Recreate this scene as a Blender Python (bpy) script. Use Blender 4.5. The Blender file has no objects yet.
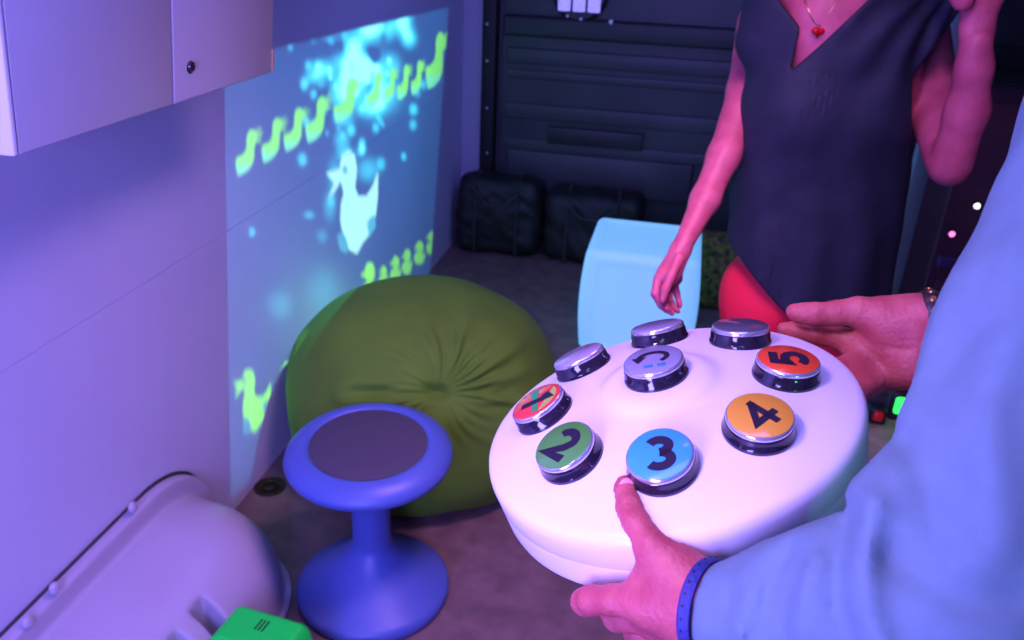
import bpy, math, random
import numpy as np
from mathutils import Matrix, Vector

# ------------------------------------------------------------------ camera, world, lights, exposure
W, HH, F = 1024, 640, 850.0
H = 1.60                                   # camera height above the floor
def _axes(VP=(711, -72), pt=(520, 240), sl=0.11):
    Y = np.array([VP[0]-512, VP[1]-320, F]); Y /= np.linalg.norm(Y)
    r = np.array([pt[0]-512, pt[1]-320, F]); d = np.array([1, sl, 0.])
    X = np.cross(np.cross(r, d), Y); X /= np.linalg.norm(X)
    if X[0] < 0: X = -X
    Z = np.cross(X, Y)
    if Z[1] > 0: Z = -Z
    return np.array([X, Y, Z])
M = _axes()                                # world = M @ cam(x right, y down, z forward)
ORG = np.array([0, 0, H])
def C(px, py, d): return M @ np.array([(px-512)/F*d, (py-320)/F*d, d]) + ORG
def ray(px, py): return M @ np.array([(px-512)/F, (py-320)/F, 1.])
def on(px, py, axis, val):
    v = ray(px, py); return v*((val-ORG[axis])/v[axis]) + ORG
def fl(px, py, z=0.): return on(px, py, 2, z)
def V(*a): return np.array(a, float)

sc = bpy.context.scene
col = sc.collection
cd = bpy.data.cameras.new('camera'); cam = bpy.data.objects.new('camera', cd); col.objects.link(cam)
cm = Matrix.Identity(4)
for i in range(3):
    cm[i][0] = M[i, 0]; cm[i][1] = -M[i, 1]; cm[i][2] = -M[i, 2]; cm[i][3] = ORG[i]
cam.matrix_world = cm
cd.sensor_width = 36; cd.lens = F/W*36; cd.clip_start = .02; cd.clip_end = 60
cd.dof.use_dof = True; cd.dof.focus_distance = .80; cd.dof.aperture_fstop = 9.0
sc.camera = cam
sc.view_settings.view_transform = 'Standard'
sc.view_settings.look = 'None'
sc.view_settings.exposure = 0.0
sc.view_settings.gamma = 1.0
sc.view_settings.use_curve_mapping = False

wd = bpy.data.worlds.new('world'); sc.world = wd; wd.use_nodes = True
wd.node_tree.nodes['Background'].inputs[0].default_value = (.30, .24, .95, 1)
wd.node_tree.nodes['Background'].inputs[1].default_value = .19

def area(name, loc, target, size, power, color, spread=180):
    l = bpy.data.lights.new(name, 'AREA'); l.shape = 'RECTANGLE'; l.size, l.size_y = size
    l.energy = power; l.color = color; l.spread = math.radians(spread)
    o = bpy.data.objects.new(name, l); col.objects.link(o); o.location = loc
    o.rotation_euler = (Vector(target)-Vector(loc)).to_track_quat('-Z', 'Y').to_euler()
    return o
def spot(name, loc, target, power, color, ang, blend=.5, rad=.05):
    l = bpy.data.lights.new(name, 'SPOT'); l.energy = power; l.color = color
    l.spot_size = math.radians(ang); l.spot_blend = blend; l.shadow_soft_size = rad
    o = bpy.data.objects.new(name, l); col.objects.link(o); o.location = loc
    o.rotation_euler = (Vector(target)-Vector(loc)).to_track_quat('-Z', 'Y').to_euler()
    return o
WX = on(462, 232, 2, 0)[0]                 # left wall plane
BY = on(462, 232, 2, 0)[1]                 # back wall plane
ZC = 2.15                                  # ceiling
# unseen violet lamps towards the left wall, pinkish lamp over the controller, weak blue at the back
area('violet_lamp', (-.42, -.42, 1.30), (-1.16, 1.0, .75), (.5, .7), 52, (.26, .20, 1.0))
area('violet_lamp_ceiling', (-.25, .5, 2.12), (-.8, 1.6, .3), (.9, .5), 15, (.27, .19, 1.0))
area('violet_lamp_rear', (.0, 3.0, 2.12), (-.3, 3.6, .4), (1.2, .4), 13.5, (.20, .19, 1.0))
spot('pink_lamp', (-.55, .15, 2.05), (.03, .66, 1.20), 32, (1.0, .56, .88), 46, .9, .10)
spot('pink_lamp_rear', (.10, .9, 2.10), (.46, 1.95, 1.0), 25, (1.0, .44, .88), 60, .9, .10)
area('blue_lamp', (.05, .0, 2.12), (.4, .8, 1.2), (.4, .3), 1.6, (.30, .55, 1.0))
spot('green_lamp', (.52, -.06, 1.10), (.275, .40, 1.225), 3.5, (.12, 1.0, .40), 20, 1.0, .04)
area('floor_fill_light', (.0, 1.3, 2.12), (-.5, 1.7, 0), (.4, .4), 9, (.85, .40, .85), 90)  # unseen pinkish fill added overhead to brighten the floor

# ------------------------------------------------------------------ helpers
rng = random.Random(7)
def mat(name, color, rough=.5, metal=0., emit=None, estr=0., noise=0., nscale=8., bump=0., bscale=60., color2=None, spec=.5, trans=0., coat=0., sub=0.):
    m = bpy.data.materials.new(name); m.use_nodes = True
    nt = m.node_tree; b = nt.nodes['Principled BSDF']
    b.inputs['Base Color'].default_value = (*color, 1)
    b.inputs['Roughness'].default_value = rough; b.inputs['Metallic'].default_value = metal
    b.inputs['Specular IOR Level'].default_value = spec
    b.inputs['Coat Weight'].default_value = coat
    if sub:
        b.inputs['Subsurface Weight'].default_value = sub
        b.inputs['Subsurface Radius'].default_value = (.012, .005, .003); b.inputs['Subsurface Scale'].default_value = 1.0
    if emit:
        b.inputs['Emission Color'].default_value = (*emit, 1); b.inputs['Emission Strength'].default_value = estr
    if noise or bump: tc = nt.nodes.new('ShaderNodeTexCoord')
    if noise:
        n = nt.nodes.new('ShaderNodeTexNoise'); n.inputs['Scale'].default_value = nscale; n.inputs['Detail'].default_value = 5
        nt.links.new(tc.outputs['Object'], n.inputs['Vector'])
        mx = nt.nodes.new('ShaderNodeMix'); mx.data_type = 'RGBA'
        c2 = color2 or tuple(c*(1-noise) for c in color)
        mx.inputs[6].default_value = (*color, 1); mx.inputs[7].default_value = (*c2, 1)
        mr = nt.nodes.new('ShaderNodeMapRange'); mr.inputs[1].default_value = .35; mr.inputs[2].default_value = .65
        nt.links.new(n.outputs['Fac'], mr.inputs[0]); nt.links.new(mr.outputs[0], mx.inputs[0])
        nt.links.new(mx.outputs[2], b.inputs['Base Color'])
    if bump:
        n2 = nt.nodes.new('ShaderNodeTexNoise'); n2.inputs['Scale'].default_value = bscale; n2.inputs['Detail'].default_value = 4
        nt.links.new(tc.outputs['Object'], n2.inputs['Vector'])
        bp = nt.nodes.new('ShaderNodeBump'); bp.inputs['Strength'].default_value = bump; bp.inputs['Distance'].default_value = .004
        nt.links.new(n2.outputs['Fac'], bp.inputs['Height']); nt.links.new(bp.outputs[0], b.inputs['Normal'])
    return m

def link(name, me, m=None, parent=None, smooth=True, angle=None):
    o = bpy.data.objects.new(name, me); col.objects.link(o)
    if m: me.materials.append(m)
    if smooth:
        me.polygons.foreach_set('use_smooth', [True]*len(me.polygons))
        if angle is not None:
            try: me.set_sharp_from_angle(angle=math.radians(angle))
            except Exception: pass
    if parent is not None: o.parent = parent; o.matrix_parent_inverse = parent.matrix_world.inverted() if False else Matrix.Identity(4)
    return o
def tag(o, label, cat, group=None):
    o['label'] = label; o['category'] = cat
    if group: o['group'] = group
    return o
def struct(o): o['kind'] = 'structure'; return o
def thing(name, label, cat, loc=(0, 0, 0), group=None):
    o = bpy.data.objects.new(name, None); col.objects.link(o); o.location = Vector(loc); o.empty_display_size = .05
    return tag(o, label, cat, group)

class MB:
    """collects shapes into one mesh (world or local coordinates)"""
    def __init__(s): s.v = []; s.f = []
    def add(s, vs, fs):
        n = len(s.v); s.v += [tuple(map(float, p)) for p in vs]; s.f += [tuple(i+n for i in f) for f in fs]; return s
    def box(s, lo, hi, bev=0.):
        lo = np.array(lo, float); hi = np.array(hi, float)
        if bev <= 0:
            vs = [(x, y, z) for x in (lo[0], hi[0]) for y in (lo[1], hi[1]) for z in (lo[2], hi[2])]
            fs = [(0, 1, 3, 2), (4, 6, 7, 5), (0, 4, 5, 1), (2, 3, 7, 6), (0, 2, 6, 4), (1, 5, 7, 3)]
            return s.add(vs, fs)
        import bmesh
        bm = bmesh.new(); bmesh.ops.create_cube(bm, size=1)
        for v in bm.verts: v.co = Vector([(lo[i]+hi[i])/2 + v.co[i]*(hi[i]-lo[i]) for i in range(3)])
        bmesh.ops.bevel(bm, geom=bm.edges[:], offset=bev, segments=3, profile=.5, affect='EDGES', clamp_overlap=True)
        bm.verts.index_update(); s.add([v.co[:] for v in bm.verts], [[v.index for v in f.verts] for f in bm.faces]); bm.free(); return s
    def lathe(s, prof, n=48, ctr=(0, 0, 0), ax=(0, 0, 1), rx=1., ry=1.):
        ax = Vector(ax).normalized(); q = Vector((0, 0, 1)).rotation_difference(ax).to_matrix()
        vs = []; c = Vector(ctr)
        for r, z in prof:
            for i in range(n):
                a = 2*math.pi*i/n; vs.append(c + q @ Vector((r*rx*math.cos(a), r*ry*math.sin(a), z)))
        fs = []
        for k in range(len(prof)-1):
            for i in range(n):
                j = (i+1) % n; fs.append((k*n+i, k*n+j, (k+1)*n+j, (k+1)*n+i))
        fs.append(tuple(range(n-1, -1, -1))); m = (len(prof)-1)*n; fs.append(tuple(range(m, m+n)))
        return s.add(vs, fs)
    def tube(s, pts, r, n=10):
        pts = [Vector(p) for p in pts]; rs = r if isinstance(r, (list, tuple)) else [r]*len(pts); vs = []; fs = []
        up = Vector((0, 0, 1))
        for i, p in enumerate(pts):
            t = (pts[min(i+1, len(pts)-1)]-pts[max(i-1, 0)]).normalized()
            u = t.cross(up if abs(t.dot(up)) < .95 else Vector((1, 0, 0))).normalized(); w = t.cross(u)
            for k in range(n):
                a = 2*math.pi*k/n; vs.append(p+(u*math.cos(a)+w*math.sin(a))*rs[i])
        for i in range(len(pts)-1):
            for k in range(n):
                j = (k+1) % n; fs.append((i*n+k, i*n+j, (i+1)*n+j, (i+1)*n+k))
        fs.append(tuple(range(n-1, -1, -1))); m = (len(pts)-1)*n; fs.append(tuple(range(m, m+n)))
        return s.add(vs, fs)
    def lean(s):                # the cabinet front tips out towards its top
        s.v = [(x+.115*z*min(1, max(0, x/(CX-WX))), y, z) for x, y, z in s.v]; return s
    def xf(s, mt):
        s.v = [tuple(mt @ Vector(p)) for p in s.v]; return s
    def build(s, name, m=None, parent=None, smooth=True, angle=35, origin=None):
        me = bpy.data.meshes.new(name)
        vs = s.v
        if origin is not None: vs = [tuple(np.array(p)-np.array(origin)) for p in vs]
        me.from_pydata(vs, [], s.f); me.validate(); me.update()
        import bmesh
        bm = bmesh.new(); bm.from_mesh(me); bmesh.ops.recalc_face_normals(bm, faces=bm.faces[:]); bm.to_mesh(me); bm.free()
        return link(name, me, m, parent, smooth, angle)

# ---- implicit surfaces: smooth unions of tapered capsules and ellipsoids, meshed by surface nets
def smin(a, b, k):
    if k <= 0: return np.minimum(a, b)
    h = np.clip(.5+.5*(b-a)/k, 0, 1); return b+(a-b)*h - k*h*(1-h)
def cone(a, b, ra, rb, flat=None):
    a = np.array(a, float); b = np.array(b, float)
    def f(P):
        ab = b-a; t = np.clip(((P-a)@ab)/max(ab@ab, 1e-12), 0, 1)
        q = P-(a+t[..., None]*ab)
        if flat is not None:
            n = np.array(flat[0], float); n /= np.linalg.norm(n); c = q@n
            q = q + (c*(1/flat[1]-1))[..., None]*n
        return np.linalg.norm(q, axis=-1)-(ra+(rb-ra)*t)
    r = max(ra, rb); return f, np.minimum(a, b)-r, np.maximum(a, b)+r
def ell(c, r, R=None):
    c = np.array(c, float); r = np.array(r, float); R = np.eye(3) if R is None else np.array(R)   # columns of R: local axes
    def f(P):
        q = (P-c)@R; k0 = np.linalg.norm(q/r, axis=-1); k1 = np.linalg.norm(q/(r*r), axis=-1)
        return k0*(k0-1)/np.maximum(k1, 1e-9)
    m = max(r); return f, c-m, c+m
def rbox(c, h, rad, R=None):
    c = np.array(c, float); h = np.array(h, float)-rad; R = np.eye(3) if R is None else np.array(R)
    def f(P):
        q = np.abs((P-c)@R)-h
        return np.linalg.norm(np.maximum(q, 0), axis=-1)+np.minimum(q.max(-1), 0)-rad
    m = np.linalg.norm(h)+rad; return f, c-m, c+m
def chain(pts, rs, flat=None): return [cone(pts[i], pts[i+1], rs[i], rs[i+1], flat) for i in range(len(pts)-1)]
class Sdf:
    def __init__(s, lo, hi, h):
        s.h = h; s.o = np.array(lo, float); n = np.ceil((np.array(hi)-s.o)/h).astype(int)+1
        ax = [s.o[i]+h*np.arange(n[i]) for i in range(3)]
        s.P = np.stack(np.meshgrid(*ax, indexing='ij'), -1); s.n = n; s.F = np.full(tuple(n), .06)
    def sl(s, lo, hi, pad):
        a = np.clip(np.floor((lo-pad-s.o)/s.h).astype(int), 0, s.n); b = np.clip(np.ceil((hi+pad-s.o)/s.h).astype(int)+1, 0, s.n)
        return tuple(slice(a[i], b[i]) for i in range(3))
    def add(s, prims, k=.01, kk=None):
        """union of prims among themselves with k, then blended into the field with kk"""
        T = np.full(tuple(s.n), .06)
        for f, lo, hi in prims:
            g = s.sl(lo, hi, .03+k)
            if T[g].size: T[g] = smin(T[g], f(s.P[g]), k)
        s.F = smin(s.F, T, k if kk is None else kk); return s
    def cut(s, prims, k=.004):
        for f, lo, hi in prims:
            g = s.sl(lo, hi, .03+k)
            if s.F[g].size: s.F[g] = -smin(-s.F[g], f(s.P[g]), k)
        return s
    def cutf(s, D, k=.004): s.F = -smin(-s.F, D, k); return s       # D < 0 is removed
    def disp(s, D): s.F = s.F - D; return s
    def build(s, name, m=None, parent=None, origin=None, smooth_iter=1):
        Fv = s.F.copy(); Fv[0] = Fv[-1] = .05; Fv[:, 0] = Fv[:, -1] = .05; Fv[:, :, 0] = Fv[:, :, -1] = .05
        I = Fv < 0; n = np.array(Fv.shape)
        cnt = np.zeros(tuple(n-1), int)
        offs = [(i, j, k) for i in (0, 1) for j in (0, 1) for k in (0, 1)]
        for o in offs: cnt += I[o[0]:n[0]-1+o[0], o[1]:n[1]-1+o[1], o[2]:n[2]-1+o[2]]
        act = (cnt > 0) & (cnt < 8); ci = np.argwhere(act); idx = np.full(tuple(n-1), -1); idx[act] = np.arange(len(ci))
        acc = np.zeros((len(ci), 3)); num = np.zeros(len(ci))
        for a in offs:
            for ax in range(3):
                if a[ax]: continue
                b = list(a); b[ax] = 1
                fa = Fv[tuple((ci+a).T)]; fb = Fv[tuple((ci+np.array(b)).T)]
                w = (fa < 0) != (fb < 0); t = np.where(w, fa/np.where(w, fa-fb, 1), 0)
                p = ci+np.array(a)+0.; p[:, ax] += t
                acc += p*w[:, None]; num += w
        vs = s.o+acc/num[:, None]*s.h
        faces = []
        for ax in range(3):
            A = np.take(I, range(0, n[ax]-1), ax); B = np.take(I, range(1, n[ax]), ax)
            e = np.argwhere(A != B); u, v = [(1, 2), (2, 0), (0, 1)][ax]
            e = e[(e[:, u] > 0) & (e[:, v] > 0) & (e[:, u] < n[u]-1) & (e[:, v] < n[v]-1)]
            du = np.zeros(3, int); dv = np.zeros(3, int); du[u] = 1; dv[v] = 1
            q = np.stack([idx[tuple((e-du-dv).T)], idx[tuple((e-dv).T)], idx[tuple(e.T)], idx[tuple((e-du).T)]], 1)
            fl_ = A[tuple(e.T)]; q[~fl_] = q[~fl_][:, ::-1]; faces.append(q)
        q = np.concatenate(faces); q = q[(q >= 0).all(1)]
        for _ in range(smooth_iter):                     # umbrella smoothing
            S = np.zeros_like(vs); c = np.zeros(len(vs))
            for i in range(4):
                a_, b_ = q[:, i], q[:, (i+1) % 4]
                for d in range(3):
                    S[:, d] += np.bincount(a_, vs[b_, d], len(vs))+np.bincount(b_, vs[a_, d], len(vs))
                c += np.bincount(a_, minlength=len(vs))+np.bincount(b_, minlength=len(vs))
            vs = vs*.5+.5*S/np.maximum(c, 1)[:, None]
        if origin is not None: vs = vs-np.array(origin)
        me = bpy.data.meshes.new(name); me.vertices.add(len(vs)); me.vertices.foreach_set('co', vs.ravel())
        me.loops.add(q.size); me.loops.foreach_set('vertex_index', q.ravel().astype(np.int32))
        me.polygons.add(len(q)); me.polygons.foreach_set('loop_start', np.arange(0, q.size, 4, dtype=np.int32))
        me.update(calc_edges=True); me.validate()
        return link(name, me, m, parent)
def waves(P, seed, scale, n=6):
    r = np.random.RandomState(seed); o = np.zeros(P.shape[:-1]); w = P+0.
    for i in range(n):
        d = r.normal(size=3); d /= np.linalg.norm(d); ph = r.rand()*6.28; s = scale*(.6+1.2*r.rand())
        o += np.sin(w@d*s+ph+1.3*np.sin(w@np.roll(d, 1)*s*.6+ph*2)); 
    return o/n
def seg_dist(P, a, b):
    a = np.array(a); b = np.array(b); ab = b-a; t = np.clip(((P-a)@ab)/(ab@ab), 0, 1)
    return np.linalg.norm(P-(a+t[..., None]*ab), axis=-1), t
def crease(P, pts, w, depth):
    o = np.zeros(P.shape[:-1])
    for i in range(len(pts)-1):
        d, _ = seg_dist(P, pts[i], pts[i+1]); o = np.maximum(o, np.exp(-(d/w)**2))
    return -depth*o
def basis(z, xhint):
    z = np.array(z, float); z /= np.linalg.norm(z); x = np.array(xhint, float); x -= z*(x@z); x /= np.linalg.norm(x)
    return np.stack([x, np.cross(z, x), z], 1)

# ------------------------------------------------------------------ materials
m_wall = mat('wall_panel', (.60, .60, .76), .42, noise=.05, nscale=3, bump=.05, bscale=25)
m_white = mat('white_laminate', (.50, .49, .53), .35, noise=.03, nscale=4)
m_floor = mat('floor_vinyl', (.20, .13, .125), .55, noise=.35, nscale=14, bump=.15, bscale=120)
m_dark = mat('dark_panel', (.050, .050, .055), .45, noise=.25, nscale=5, bump=.1, bscale=30)
m_black = mat('black_rubber', (.012, .012, .013), .45)
m_arch = mat('moulded_plastic', (.46, .43, .50), .28, noise=.04, nscale=5)
m_bolt = mat('bolt_metal', (.75, .73, .76), .3, .6)
m_ceil = mat('ceiling_panel', (.5, .5, .55), .6)
m_skin = mat('skin_warm', (.58, .120, .125), .50, noise=.3, nscale=38, color2=(.47, .068, .085), bump=.35, bscale=210, sub=.12)
m_skin2 = mat('skin_fair', (.62, .13, .20), .5, noise=.2, nscale=28, color2=(.50, .085, .14), bump=.12, bscale=160, sub=.1)
m_nail = mat('nail', (.82, .30, .36), .25)
m_shirt = mat('blue_chambray', (.145, .24, .285), .85, noise=.08, nscale=60, bump=.12, bscale=700)
m_blouse = mat('navy_crepe', (.013, .020, .045), .75, noise=.25, nscale=30, bump=.3, bscale=260)
m_red = mat('red_trousers', (.95, .012, .05), .7, bump=.2, bscale=150)

# ------------------------------------------------------------------ the van interior
FX0, FX1, FY0 = WX, 1.75, -.6
struct(MB().box((FX0-.1, FY0, -.06), (FX1+.1, BY+.1, 0)).build('floor', m_floor, smooth=False))
struct(MB().box((FX0-.1, FY0, ZC), (FX1+.1, BY+.1, ZC+.05)).build('ceiling', m_ceil, smooth=False))
# left wall: two long panels with a fine seam between them
zs = on(0, 373.5, 0, WX)[2]
w = MB()
w.box((WX-.06, FY0, -.0), (WX-.0, BY, zs-.0016)); w.box((WX-.06, FY0, zs+.0016), (WX, BY, ZC)); w.box((WX-.05, FY0, zs-.003), (WX-.003, BY, zs+.003))
struct(w.build('wall_left', m_wall, smooth=False))
scr = thing('seam_screws', 'tiny countersunk panel screws in pairs along the seam of the lilac wall', 'screws', (WX, 1.5, zs))
for px, py in ((103, 310), (173, 262), (246, 215), (315, 172)):
    y = on(px, py, 0, WX)[1]
    for dz in (-.016, .016):
        MB().lathe([(.0035, 0), (.0035, .0008), (.0015, .0010), (.0012, .0002)], 10, (0, y-1.5, dz), (1, 0, 0)).build('screw_head', m_bolt, scr)
struct(MB().box((FX1, FY0, 0), (FX1+.06, BY, ZC)).build('wall_right', m_dark, smooth=False))

# back wall: dark ribbed rear doors
def back(px, py): return on(px, py, 1, BY-.04)
struct(MB().box((FX0-.1, BY, 0), (FX1+.1, BY+.08, ZC)).build('wall_back', m_dark, smooth=False))
rear = MB()
x0 = back(500, 100)[0]
rear.box((x0, BY-.035, .02), (FX1, BY+.005, ZC-.05), .008)
def zat(px, py): return back(px, py)[2]
for a, b, d in ((zat(520, 118), zat(520, 103), .012), (zat(520, 78), zat(520, 69), .010), (zat(520, 150), zat(520, 138), .010)):
    rear.box((x0+.03, BY-.035-d, min(a, b)), (FX1-.03, BY-.03, max(a, b)), .005)
struct(MB().box((x0+.01, BY-.085, zat(560, 38)), (FX1, BY-.03, zat(560, 17)), .015).build('trim_3', mat('ledge_trim', (.022, .026, .024), .5)))
rear.box((x0+.03, BY-.050, zat(560, 66)), (FX1-.03, BY-.03, zat(560, 50)), .006)
rear.box((x0+.05, BY-.060, .30), (back(692, 180)[0], BY-.03, zat(620, 158)), .012)
d = rear.build('door_1', m_dark); struct(d)
seal = MB().box((back(483, 60)[0]-.002, BY-.07, 0), (back(497, 60)[0], BY+.005, ZC), .01)
so = struct(seal.build('trim_1', mat('seal_rubber', (.004, .004, .004), .6)))
for py in (24, 61, 108, 153):
    p = on(487, py, 1, BY-.07)
    MB().lathe([(.006, 0), (.006, .002), (.003, .004)], 10, p, (0, -1, 0)).build('stud', m_bolt, so)
struct(MB().box((WX, BY-.03, 0), (back(484, 60)[0], BY+.005, ZC)).build('trim_2', mat('door_pillar', (.36, .36, .46), .45), smooth=False))
lab = MB().box((back(549, 120)[0], BY-.062, zat(600, 147)), (back(640, 130)[0]+.02, BY-.04, zat(600, 130)), .004)
tag(lab.build('blanking_plate', m_black), 'flat black rectangular plate fixed low on the dark rear door', 'plate')
p = on(611, 22, 1, BY-.088)
tag(MB().lathe([(.011, 0), (.011, .003), (.006, .006)], 14, p, (0, -1, 0)).build('door_button', m_bolt), 'small bright round stud on the top rail of the rear door', 'stud')

# round vent plate with three glowing slots
p = on(580, -7, 1, BY-.09); sv = thing('bulkhead_lamp', 'round black plate with three glowing lilac windows high on the rear door', 'light', p)
MB().lathe([(.135, .0), (.135, .010), (.120, .022), (.05, .024)], 48, (0, .03, 0), (0, -1, 0)).build('housing', m_black, sv)
m_glow = mat('lilac_window', (.35, .3, .6), .4, emit=(.30, .25, 1.0), estr=1.1, noise=.6, nscale=120)
for k in (-1, 0, 1):
    MB().box((k*.072-.03, -.004, -.085), (k*.072+.03, .008, .055), .012).build('light_window', m_glow, sv)
for dx, dz in ((-.105, -.03), (-.055, -.108), (.012, -.118)):
    MB().lathe([(.007, 0), (.007, .003), (.004, .005)], 10, (dx, .01, dz), (0, -1, 0)).build('screw', m_bolt, sv)

# ------------------------------------------------------------------ wall cabinet
CX = -.86
yb0 = on(18, 151, 0, CX); yb1 = on(272, 75, 0, CX); zb = (yb0[2]+yb1[2])/2
yd = on(174, 104, 0, CX)[1]
cab = thing('wall_cabinet', 'white overhead cabinet with two lift doors fixed high on the left wall', 'cabinet', (WX, yb0[1], zb))
def cabrel(lo, hi): o = np.array([WX, yb0[1], zb]); return np.array(lo)-o, np.array(hi)-o
lo, hi = cabrel((WX, yb0[1], zb+.004), (CX-.020, yb1[1]-.004, ZC-.03)); MB().box(lo, hi, .002).lean().build('carcass', m_white, cab)
for a, b in ((yb0[1]+.001, yd-.002), (yd+.002, yb1[1])):
    lo, hi = cabrel((CX-.018, a, zb), (CX, b, ZC-.06)); dd = MB().box(lo, hi, .0025).lean().build('cabinet_door', m_white, cab)
    if a > yd:
        kp = on(187, 66, 0, CX)-np.array([WX, yb0[1], zb])
        MB().lathe([(.0125, 0), (.0135, .002), (.0125, .006), (.009, .008), (.008, .011), (.0035, .0125)], 28, kp, (1, 0, 0)).build('cam_lock', mat('lock_metal', (.10, .09, .10), .25, .8), dd)
m_edge = mat('brass_hinge', (.55, .30, .16), .4)
lo, hi = cabrel((CX-.016, yb1[1]-.002, zb+.003), (CX+.002, yb1[1]+.006, zb+.045)); MB().box(lo, hi, .002).lean().build('edge_clip', m_edge, cab)
lo, hi = cabrel((WX, yb0[1]-.012, zb-.002), (CX-.030, yb0[1]-.001, ZC-.03)); MB().box(lo, hi, .003).lean().build('end_panel', mat('end_white_lit', (.9, .88, .95), .35), cab)  # paler than the doors: the light on this end is put into its colour
m_strip = mat('edge_white_lit', (.78, .78, .88), .3)  # near edge painted paler to look brightly lit
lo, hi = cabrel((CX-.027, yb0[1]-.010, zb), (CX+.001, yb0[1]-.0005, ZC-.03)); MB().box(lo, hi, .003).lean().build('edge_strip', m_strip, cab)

# ------------------------------------------------------------------ wheel arch cover
a0 = on(150, 478, 0, WX); zt = a0[2]-.035
yend = on(215, 492, 0, WX)[1]-.02
AW = .325; AY0, AY1 = .35, yend-.01
arch = thing('wheel_arch_cover', 'glossy white moulded wheel arch cover bulging from foot of left wall', 'wheel arch cover', (WX, 1.0, 0))
def arch_field(P, ex, ez, ey0, ey1, rad):
    # superellipse cross-section in x,z with rounded ends along y
    x = (P[..., 0]-WX)/ex; z = P[..., 2]/ez
    yc = (ey0+ey1)/2; hy = (ey1-ey0)/2; y = np.abs(P[..., 1]-yc)/hy
    y = np.maximum(y-(1-.30/hy), 0)/(.30/hy)
    n = 2.7
    g = (np.abs(x)**n+np.abs(np.maximum(z, 0))**n+y**2.4)**(1/n)
    return (g-1)*min(ex, ez)*.9
S = Sdf((WX-.012, .25, -.012), (WX+AW+.05, AY1+.06, zt+.09), .0055)
S.F = arch_field(S.P, AW, zt-.035, AY0, AY1-.035, 0)
flg = np.maximum(arch_field(S.P, AW, zt+.018, AY0-.03, AY1-.005, 0), S.P[..., 0]-(WX+.035))
S.F = smin(S.F, flg, .012)
foot = np.maximum(arch_field(S.P, AW+.012, zt, AY0-.02, AY1-.012, 0), S.P[..., 2]-.014); S.F = smin(S.F, foot, .008)
S.F = np.maximum(S.F, -(S.P[..., 0]-WX-.001)); S.F = np.maximum(S.F, -(S.P[..., 2]+.001))
for k, (px, py) in enumerate(((216, 588), (190, 622), (164, 655), (138, 688))):
    qv = on(px, py, 0, WX+AW-.03)
    S.cut([rbox((WX+AW-.035, qv[1], .130), (.052, .026, .118), .008)], .006)
G = Sdf((WX-.004, .25, -.004), (WX+.02, AY1+.06, zt+.09), .004)
G.F = np.maximum(np.maximum(arch_field(G.P, AW, zt+.025, AY0-.036, AY1+.002, 0), G.P[..., 0]-(WX+.008)), .002-G.P[..., 2]); G.F = np.maximum(G.F, WX+.001-G.P[..., 0])
G.build('gap_shade', m_dark, arch, origin=(WX, 1.0, 0))  # thin dark strip added to draw the shaded gap along the wall
archm = S.build('cover_shell', m_arch, arch, origin=(WX, 1.0, 0), smooth_iter=2)
for px, py in ((133, 507), (55, 588), (28, 622)):
    q = on(px, py, 0, WX+.036)
    MB().lathe([(.012, -.004), (.0125, .002), (.010, .005), (.005, .0065)], 20, q-np.array([WX, 1.0, 0]), (1, 0, .25)).build('bolt_cap', m_arch, arch)

# ------------------------------------------------------------------ green box at the bottom edge
g0 = fl(255, 626, .235); gc = g0+V(.010, -.024, -.235)
m_green = mat('green_plastic', (.006, .85, .07), .38, noise=.05, nscale=10)
gb = thing('storage_box', 'bright green plastic box with three vent slots beside the wheel arch', 'box', (gc[0], gc[1], 0))
RZ = Matrix.Rotation(math.radians(-6), 4, 'Z'); gb.rotation_euler = (0, 0, math.radians(-6)); gb.scale = (1.0, .98, 1.97)
S = Sdf((-.13, -.15, -.005), (.13, .11, .135), .0030)
S.F = np.minimum(rbox((0, -.02, .06), (.098, .105, .059), .028)[0](S.P), 1)
S.cut([rbox((-.035, -.062, .123), (.050, .034, .009), .004)], .002)
S.F = np.minimum(S.F, rbox((-.035, -.064, .112), (.030, .020, .006), .003)[0](S.P))
S.build('box_shell', m_green, gb)
for k in range(3): MB().box(((k-1)*.0085-.0016, .015, .112), ((k-1)*.0085+.0016, .045, .1197)).build('vent_slot', m_black, gb)
MB().box((.075, -.09, .02), (.1005, .04, .026), .001).build('lid_seam', m_green, gb)

# ------------------------------------------------------------------ floor ring by the wall
q = fl(270, 487)
fr = thing('floor_anchor', 'dark round recessed tie-down ring in the floor beside the wall', 'floor ring', (q[0], q[1], 0))
m_br = mat('tarnished_metal', (.045, .035, .018), .45, .6)
MB().lathe([(.048, .0), (.048, .003), (.040, .004), (.034, .0015), (.012, .0012)], 36).build('cup', m_br, fr)
MB().tube([(.022*math.cos(t), .022*math.sin(t), .0055) for t in np.linspace(0, 6.28, 25)], .0035, 8).build('ring', m_br, fr)

# ------------------------------------------------------------------ wobble stool
sb = fl(374, 590); sx, sy = sb[0], sb[1]
px2m = C(1, 0, 1)[0]
dz_s = (np.linalg.inv(M)@(np.array([sx, sy, .0])-ORG))[2]
RB = 75*dz_s/F
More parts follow.
